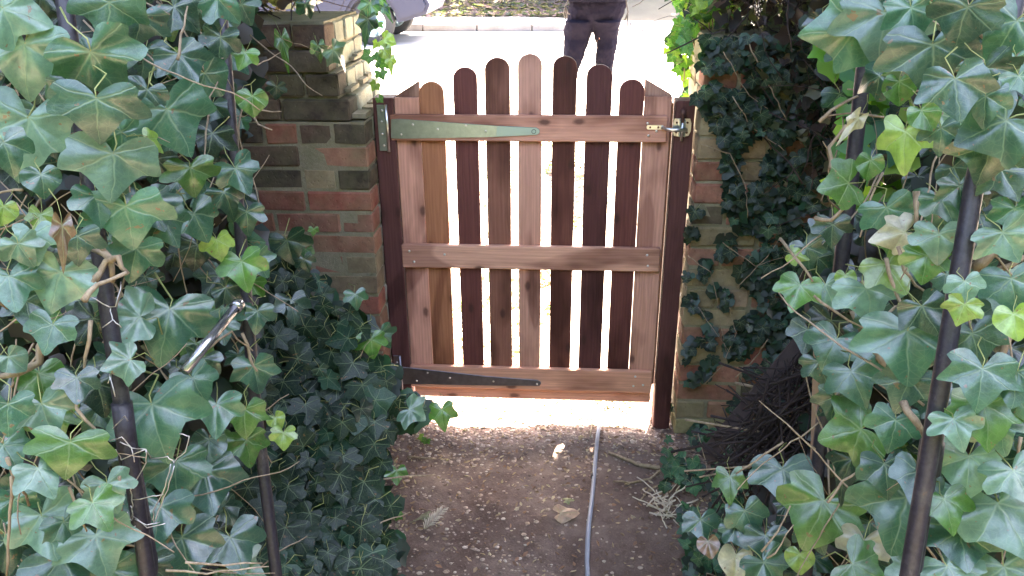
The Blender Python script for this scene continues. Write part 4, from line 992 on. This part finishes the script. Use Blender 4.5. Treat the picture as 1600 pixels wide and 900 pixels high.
#SECTION_BEYOND
# ------------------------------------------------------------------ person beyond the gate
PY = 2.78
per = empty('person', (Yp(926, 100, PY).x, PY, gz0(PY)), 'person in dark trousers standing on the drive behind the gate', 'person'); PO = per.location
def fab_mat(name, a, b):
    t = NT(name); v = t.coord(); n = t.noise(v, 7, 4, .6, .6); f = t.noise(v, 300, 2, .6); t.base(t.mix(t.math('MULTIPLY_ADD', f, .5, t.math('MULTIPLY', n, .5)), a, b)); t.rough(.95); t.p.inputs['Specular IOR Level'].default_value = .04; t.bump(n, .9, .03); return t.mat
M['trouser'] = fab_mat('charcoal_trouser_cloth', (.0045, .004, .009), (.012, .011, .020)); M['jacket'] = fab_mat('dark_jacket_cloth', (.006, .006, .010), (.014, .013, .022))
M['skin'] = plain('skin', (.5, .30, .23), .5, 0, 20, .1); M['hair'] = plain('hair', (.05, .03, .02), .6); M['shoe'] = plain('shoe_leather', (.03, .025, .022), .45)
def loft(mb, rings, n=16, capb=True, capt=True):
    vs = []; fs = []
    for (c, rx, ry) in rings:
        for j in range(n):
            q = 2*PI*j/n; vs.append((c[0]+rx*math.cos(q), c[1]+ry*math.sin(q)*(1), c[2]))
    for i in range(len(rings)-1):
        for j in range(n): fs.append((i*n+j, i*n+(j+1) % n, (i+1)*n+(j+1) % n, (i+1)*n+j))
    if capb: fs.append(tuple(range(n-1, -1, -1)))
    if capt: fs.append(tuple((len(rings)-1)*n+j for j in range(n)))
    mb.add(vs, fs)
def leg_ring(u0, u1, v, dy=0, ky=1.05):
    a, b = Yp(u0, v, PY), Yp(u1, v, PY); c = (a+b)/2; return ((c.x-PO.x, dy, c.z-PO.z), (b.x-a.x)/2, (b.x-a.x)/2*ky)
tb = MB()
LL = [(868, 890, 243), (867, 892, 225), (865, 894, 190), (866, 896, 150), (871, 902, 118), (876, 906, 105), (879.5, 912, 90), (880, 918, 74), (880.5, 922, 60), (881.5, 926.5, 46), (884, 931, 32)]
LR = [(921, 944, 243), (921, 946, 225), (922, 950, 190), (924, 953, 150), (927, 957, 118), (929, 959, 104), (930.5, 961, 88), (931, 963, 74), (930, 965, 60), (927.5, 968, 46), (921, 971, 32)]
for q in (LL, LR): loft(tb, [leg_ring(a, b, v, .012*math.sin(i*1.7)) for i, (a, b, v) in enumerate(q)], 18)
loft(tb, [leg_ring(887, 968, 37, 0, .42), leg_ring(886, 972, 28, 0, .5), leg_ring(887, 976, 20, 0, .56), leg_ring(889, 979, 6, 0, .58), leg_ring(891, 981, -8, 0, .56), leg_ring(896, 978, -30, 0, .56)], 22)
tr = tb.build('trousers', M['trouser'], per)
md = tr.modifiers.new('remesh', 'REMESH'); md.mode = 'VOXEL'; md.voxel_size = .007; md.use_smooth_shade = True
md = tr.modifiers.new('smooth', 'SMOOTH'); md.factor = .5; md.iterations = 3
tx = bpy.data.textures.new('folds', 'CLOUDS'); tx.noise_scale = .07; md = tr.modifiers.new('folds', 'DISPLACE'); md.texture = tx; md.strength = .022; md.mid_level = .5
# one continuous body: skin modifier from a joint skeleton
H = Yp(930, -8, PY).z-PO.z                       # waist height
ft = [leg_ring(*LL[0])[0], leg_ring(*LR[0])[0]]; kn = [leg_ring(*LL[4])[0], leg_ring(*LR[4])[0]]
bmv = []; bme = []; rad = []
def jv(p, r, par=None):
    bmv.append(Vector(p)); rad.append(r)
    if par is not None: bme.append((par, len(bmv)-1))
    return len(bmv)-1
pel = jv((.0, 0, H-.02), .12); sp1 = jv((0, 0, H+.18), .12, pel); sp2 = jv((0, 0, H+.40), .125, sp1); nk = jv((0, -.01, H+.52), .052, sp2); hd0 = jv((0, -.02, H+.60), .07, nk); hd1 = jv((0, -.025, H+.69), .088, hd0); hd2 = jv((0, -.01, H+.78), .06, hd1)
for s, k_, f_ in ((-1, kn[0], ft[0]), (1, kn[1], ft[1])):
    hp_ = jv((s*.085, 0, H-.12), .075, pel); k2 = jv(k_, .05, hp_); an = jv((f_[0], f_[1]+.01, .09), .034, k2); jv((f_[0]+s*.02, f_[1]-.10, .04), .03, an)
    sh = jv((s*.18, 0, H+.42), .055, sp2); el = jv((s*.245, .03, H+.16), .038, sh); wr = jv((s*.17, -.19, H+.17), .026, el)
    pm = jv((s*.12, -.22, H+.18), .03, wr)
    for j in range(4):
        b0 = jv((s*.088, -.225-.004*j, H+.207-.018*j), .0085, pm); L = (.07, .082, .078, .06)[j]
        b1 = jv((s*(.088-L*.5), -.236-.012*s, H+.205-.018*j), .008, b0); jv((s*(.088-L*.9), -.226-.012*s, H+.200-.018*j), .007, b1)
    t0 = jv((s*.10, -.235, H+.215), .010, pm); jv((s*.078, -.242, H+.238), .0085, t0)
me = bpy.data.meshes.new('body'); me.from_pydata([tuple(v) for v in bmv], bme, []); me.materials.append(M['skin']); bo = link(bpy.data.objects.new('body', me), per)
sk_ = bo.modifiers.new('skin', 'SKIN'); bo.modifiers.new('sub', 'SUBSURF').levels = 2; bo.modifiers['sub'].render_levels = 2
for i, v in enumerate(me.skin_vertices[0].data): v.radius = (rad[i], rad[i]*(.8 if i in (0, 1, 2) else 1)); v.use_root = i == 0
mb = MB(); lathe(mb, [(.001, .1), (.05, .085), (.088, .03), (.092, -.02), (.085, -.05)], (0, .012, H+.72), 'z', 16); mb.build('hair', M['hair'], per)
mb = MB(); loft(mb, [((0, 0, H-.035), .205, .135), ((0, 0, H+.1), .185, .125), ((0, 0, H+.3), .20, .135), ((0, 0, H+.43), .17, .115), ((0, -.005, H+.50), .075, .075)], 20, False, False)
for s in (-1, 1):
    mb.tube([(s*.15, 0, H+.43), (s*.19, .005, H+.40), (s*.246, .03, H+.15), (s*.185, -.165, H+.168)], [.06, .064, .052, .042], 14)
mb.build('jacket', M['jacket'], per)
for s, f_ in zip((-1, 1), ft):
    mb = MB(); loft(mb, [((f_[0]+s*.01, f_[1]-.07, .0), .048, .135), ((f_[0]+s*.01, f_[1]-.07, .025), .05, .14), ((f_[0]+s*.006, f_[1]-.055, .06), .045, .11), ((f_[0], f_[1]-.01, .11), .04, .06)], 16); mb.build('shoe', M['shoe'], per)
for pts in (((889, -14), (887, 2), (883.5, 9), (881.5, 20), (883, 31), (886, 28), (884, 14), (885, 10), (888, 21), (891, 22)), ((978, -14), (979, 5), (981.5, 19), (977.5, 29), (975, 32), (978, 30), (981, 22), (980, 35), (981, 43), (984, 42), (986, 34))):
    mb = MB(); mb.tube([Yp(u, v, PY-.13)-PO for u, v in pts], .0045, 6); mb.build('drawcord', M['shoe'], per)

# ------------------------------------------------------------------ car on the road
def car():
    wy = RY1-1.15; c0 = Yp(603, 58, wy)
    t = empty('car', (c0.x-.0, wy, KZ), 'blue grey car at the far side of the road behind the left pillar', 'car'); o = t.location
    tp = NT('car_paint'); tp.base((.012, .015, .032)); tp.rough(.5); tp.p.inputs['Specular IOR Level'].default_value = .25; tp.p.inputs['Coat Weight'].default_value = .05
    ty = plain('tyre', (.02, .02, .02), .8); gl = NT('car_glass'); gl.base((.02, .025, .03)); gl.rough(.05)
    w0 = .0; hw = .86
    # body outline: x forward (to the right), wheel arch centres at 0 and -2.55
    low = [(-3.35, .34), (-3.0, .24)]
    def arcp(cx): return [(cx+.36*math.cos(q), .31+.36*math.sin(q)) for q in [PI-PI*k/8 for k in range(9)]]
    low = [(-3.38, .40), (-3.3, .24)] + arcp(-2.55) + arcp(0) + [(.52, .34), (.78, .42)]
    up = [(.84, .55), (.74, .72), (.45, .84), (-.25, .94), (-.35, .95), (-3.25, .98), (-3.42, .80)]
    ol = low+up
    bm = bmesh.new(); a = [bm.verts.new((x, -hw+.0, z)) for x, z in ol]; f = bm.faces.new(a); r = bmesh.ops.extrude_face_region(bm, geom=[f])
    for e in r['geom']:
        if isinstance(e, bmesh.types.BMVert): e.co.y = hw
    bmesh.ops.recalc_face_normals(bm, faces=bm.faces[:])
    ed = [e for e in bm.edges if abs(e.verts[0].co.y-e.verts[1].co.y) < .01]; bmesh.ops.bevel(bm, geom=ed, offset=.05, segments=2, affect='EDGES')
    bmesh.ops.triangulate(bm, faces=[f for f in bm.faces if len(f.verts) > 4])
    bm_obj('body', bm, tp.mat, t)
    cab = [(-.32, .94), (-.95, 1.38), (-1.25, 1.44), (-2.5, 1.43), (-2.95, 1.32), (-3.3, .97)]
    mb = MB(); n = len(cab); vs = [(x, s*(hw-.06-(z-.95)*.28), z) for s in (-1, 1) for x, z in cab]; mb.add(vs, [tuple(range(n)), tuple(range(2*n-1, n-1, -1))] + [(i, i+n, (i+1) % n+n, (i+1) % n) for i in range(n)]); mb.build('cabin', tp.mat, t, False)
    for s in (-1, 1):
        for q in ([(-.62, 1.0), (-1.05, 1.33), (-1.75, 1.36), (-1.75, 1.0)], [(-1.83, 1.0), (-1.83, 1.36), (-2.5, 1.35), (-2.85, 1.0)]):
            mb = MB(); y = lambda z: s*(hw-.052-(z-.95)*.28); mb.add([(x, y(z), z) for x, z in q]+[(x, y(z)-s*.015, z) for x, z in q], [(0, 1, 2, 3), (7, 6, 5, 4), (0, 4, 5, 1), (1, 5, 6, 2), (2, 6, 7, 3), (3, 7, 4, 0)]); mb.build('window', gl.mat, t, False)
        mb = MB(); lathe(mb, [(.0, .0), (.07, .01), (.10, .05)], (.76, s*.62, .62), 'x', 12); mb.build('headlight', M['bright_steel'], t)
        for cx in (0, -2.55):
            wn = MB(); lathe(wn, [(.20, -.09), (.28, -.095), (.31, -.07), (.31, .07), (.28, .095), (.20, .09)], (cx, s*(hw-.10), .31), 'y', 28); we = wn.build('wheel', ty, t)
            rm = MB(); lathe(rm, [(.001, -.07), (.06, -.085), (.07, -.05), (.17, -.055), (.205, -.088), (.21, .08)], (cx, s*(hw-.10), .31), 'y', 28)
            for k in range(5):
                q = 2*PI*k/5; rm.tube([(cx+.05*math.cos(q), s*(hw-.10)-.07, .31+.05*math.sin(q)), (cx+.19*math.cos(q), s*(hw-.10)-.075, .31+.19*math.sin(q))], .022, 6)
            rm.build('rim', M['galv'], we)
    return t
car()

# ------------------------------------------------------------------ trees: an unseen one added above the gate for shade, a row beyond the road
def crown_mass(parent, pts, size, tints, name='crown'):
    mb = MB()
    for p in pts:
        n = Vector((rnd(-1, 1), rnd(-1, 1), rnd(-.2, 1))); leaf_into(mb, p-parent.location, Vector((rnd(-1, 1), rnd(-1, 1), rnd(-1, .3))), n, rnd(*size), random.choice(tints), random.choice(CHEAP))
    o = mb.build(name, M['leaf_mass'], parent); o['kind'] = 'stuff'; return o
cot = 1/math.tan(SUN_EL)*math.cos(SUN_AZ)
tree = empty('tree', (2.6, 1.3, 0), 'unseen leafy tree added over the gate to shade the garden side', 'tree')
pts = []
while len(pts) < 28000:
    k = rnd(0, 1)                                          # along the slanting underside of the crown
    x = rnd(-4.2, 4.2); g = .03 - 4.2*k                     # where the sun ray through the leaf meets the ground
    y = 1.12 - 2.6*k + rnd(-.35, .35)
    z = (y-g)/cot
    if z < 1.66: continue
    if g > -.36 and rnd(0, 1) > (max(0, -.02-g)/.34)**1.5: continue
    if g > -.03+.06*mnoise.noise(Vector((x*3, 1, 1))): continue
    pts.append(Vector((x, y, z)))
crown_mass(tree, pts, (.10, .17), GR+DK[:3])  # added crown, shaped along the sun rays so its shade ends at the gate
mb = MB(); mb.tube([tree.location*0, (-.1, .05, 1.2), (-.2, -.1, 2.4), (-.6, -.4, 3.6), (-1.2, -.9, 4.6)], [.16, .14, .12, .09, .05], 10); mb.build('trunk', M['twig'], tree)
for dx in (-3.5, -2, -.5, 1):
    mb = MB(); mb.tube([(-.2, -.1, 2.3), (dx*.4-.1, -.3, 2.6), (dx, -.5, 3.0)], [.07, .05, .02], 8); mb.build('limb', M['twig'], tree)
for i in range(9):
    x = -14+i*3.6+rnd(-.6, .6); t = empty('tree', (x, 15.9+rnd(-.5, .5), .85), ('leftmost', 'second from the left', 'third from the left', 'fourth from the left', 'middle', 'fourth from the right', 'third from the right', 'second from the right', 'rightmost')[i] + ' leafy tree beyond the far bank of the road', 'tree', 'trees beyond the road')
    c = [Vector((x+rnd(-1.6, 1.6), t.location.y+rnd(-1.3, 1.3), 1.0+rnd(.9, 5))) for _ in range(12)]
    crown_mass(t, [random.choice(c)+Vector((random.gauss(0, .5), random.gauss(0, .5), random.gauss(0, .45))) for _ in range(2200)], (.14, .26), GR+DK[:1])
    mb = MB(); mb.tube([(0, 0, -.3), (.1, 0, 1.5), (.05, .1, 3.4), (.2, 0, 5)], [.16, .13, .09, .03], 8); mb.build('trunk', M['twig'], t)
hedge('hedge', 'unseen tall hedge added at the far end of the garden to block low light', -5, 5, -7.2, -6.4, 0, 4.6, 6500, 60, GR+DK[:2], (.16, .30))  # hedges added out of view so garden light comes from above
hedge('hedge', 'unseen tall hedge added on the left side of the garden to block low light', -3.6, -3.0, -6.6, -1.0, 0, 3.6, 4200, 40, GR+DK[:2], (.14, .26))
hedge('hedge', 'unseen tall hedge added on the right side of the garden to block low light', 3.2, 3.8, -6.6, -1.0, 0, 3.6, 4200, 40, GR+DK[:2], (.14, .26))
hb = hedge('hedge', 'low dark green planting on the bank across the road', -6, 4, 15.0, 17.0, .9, 2.0, 4000, 100, GR+DK, (.05, .10))
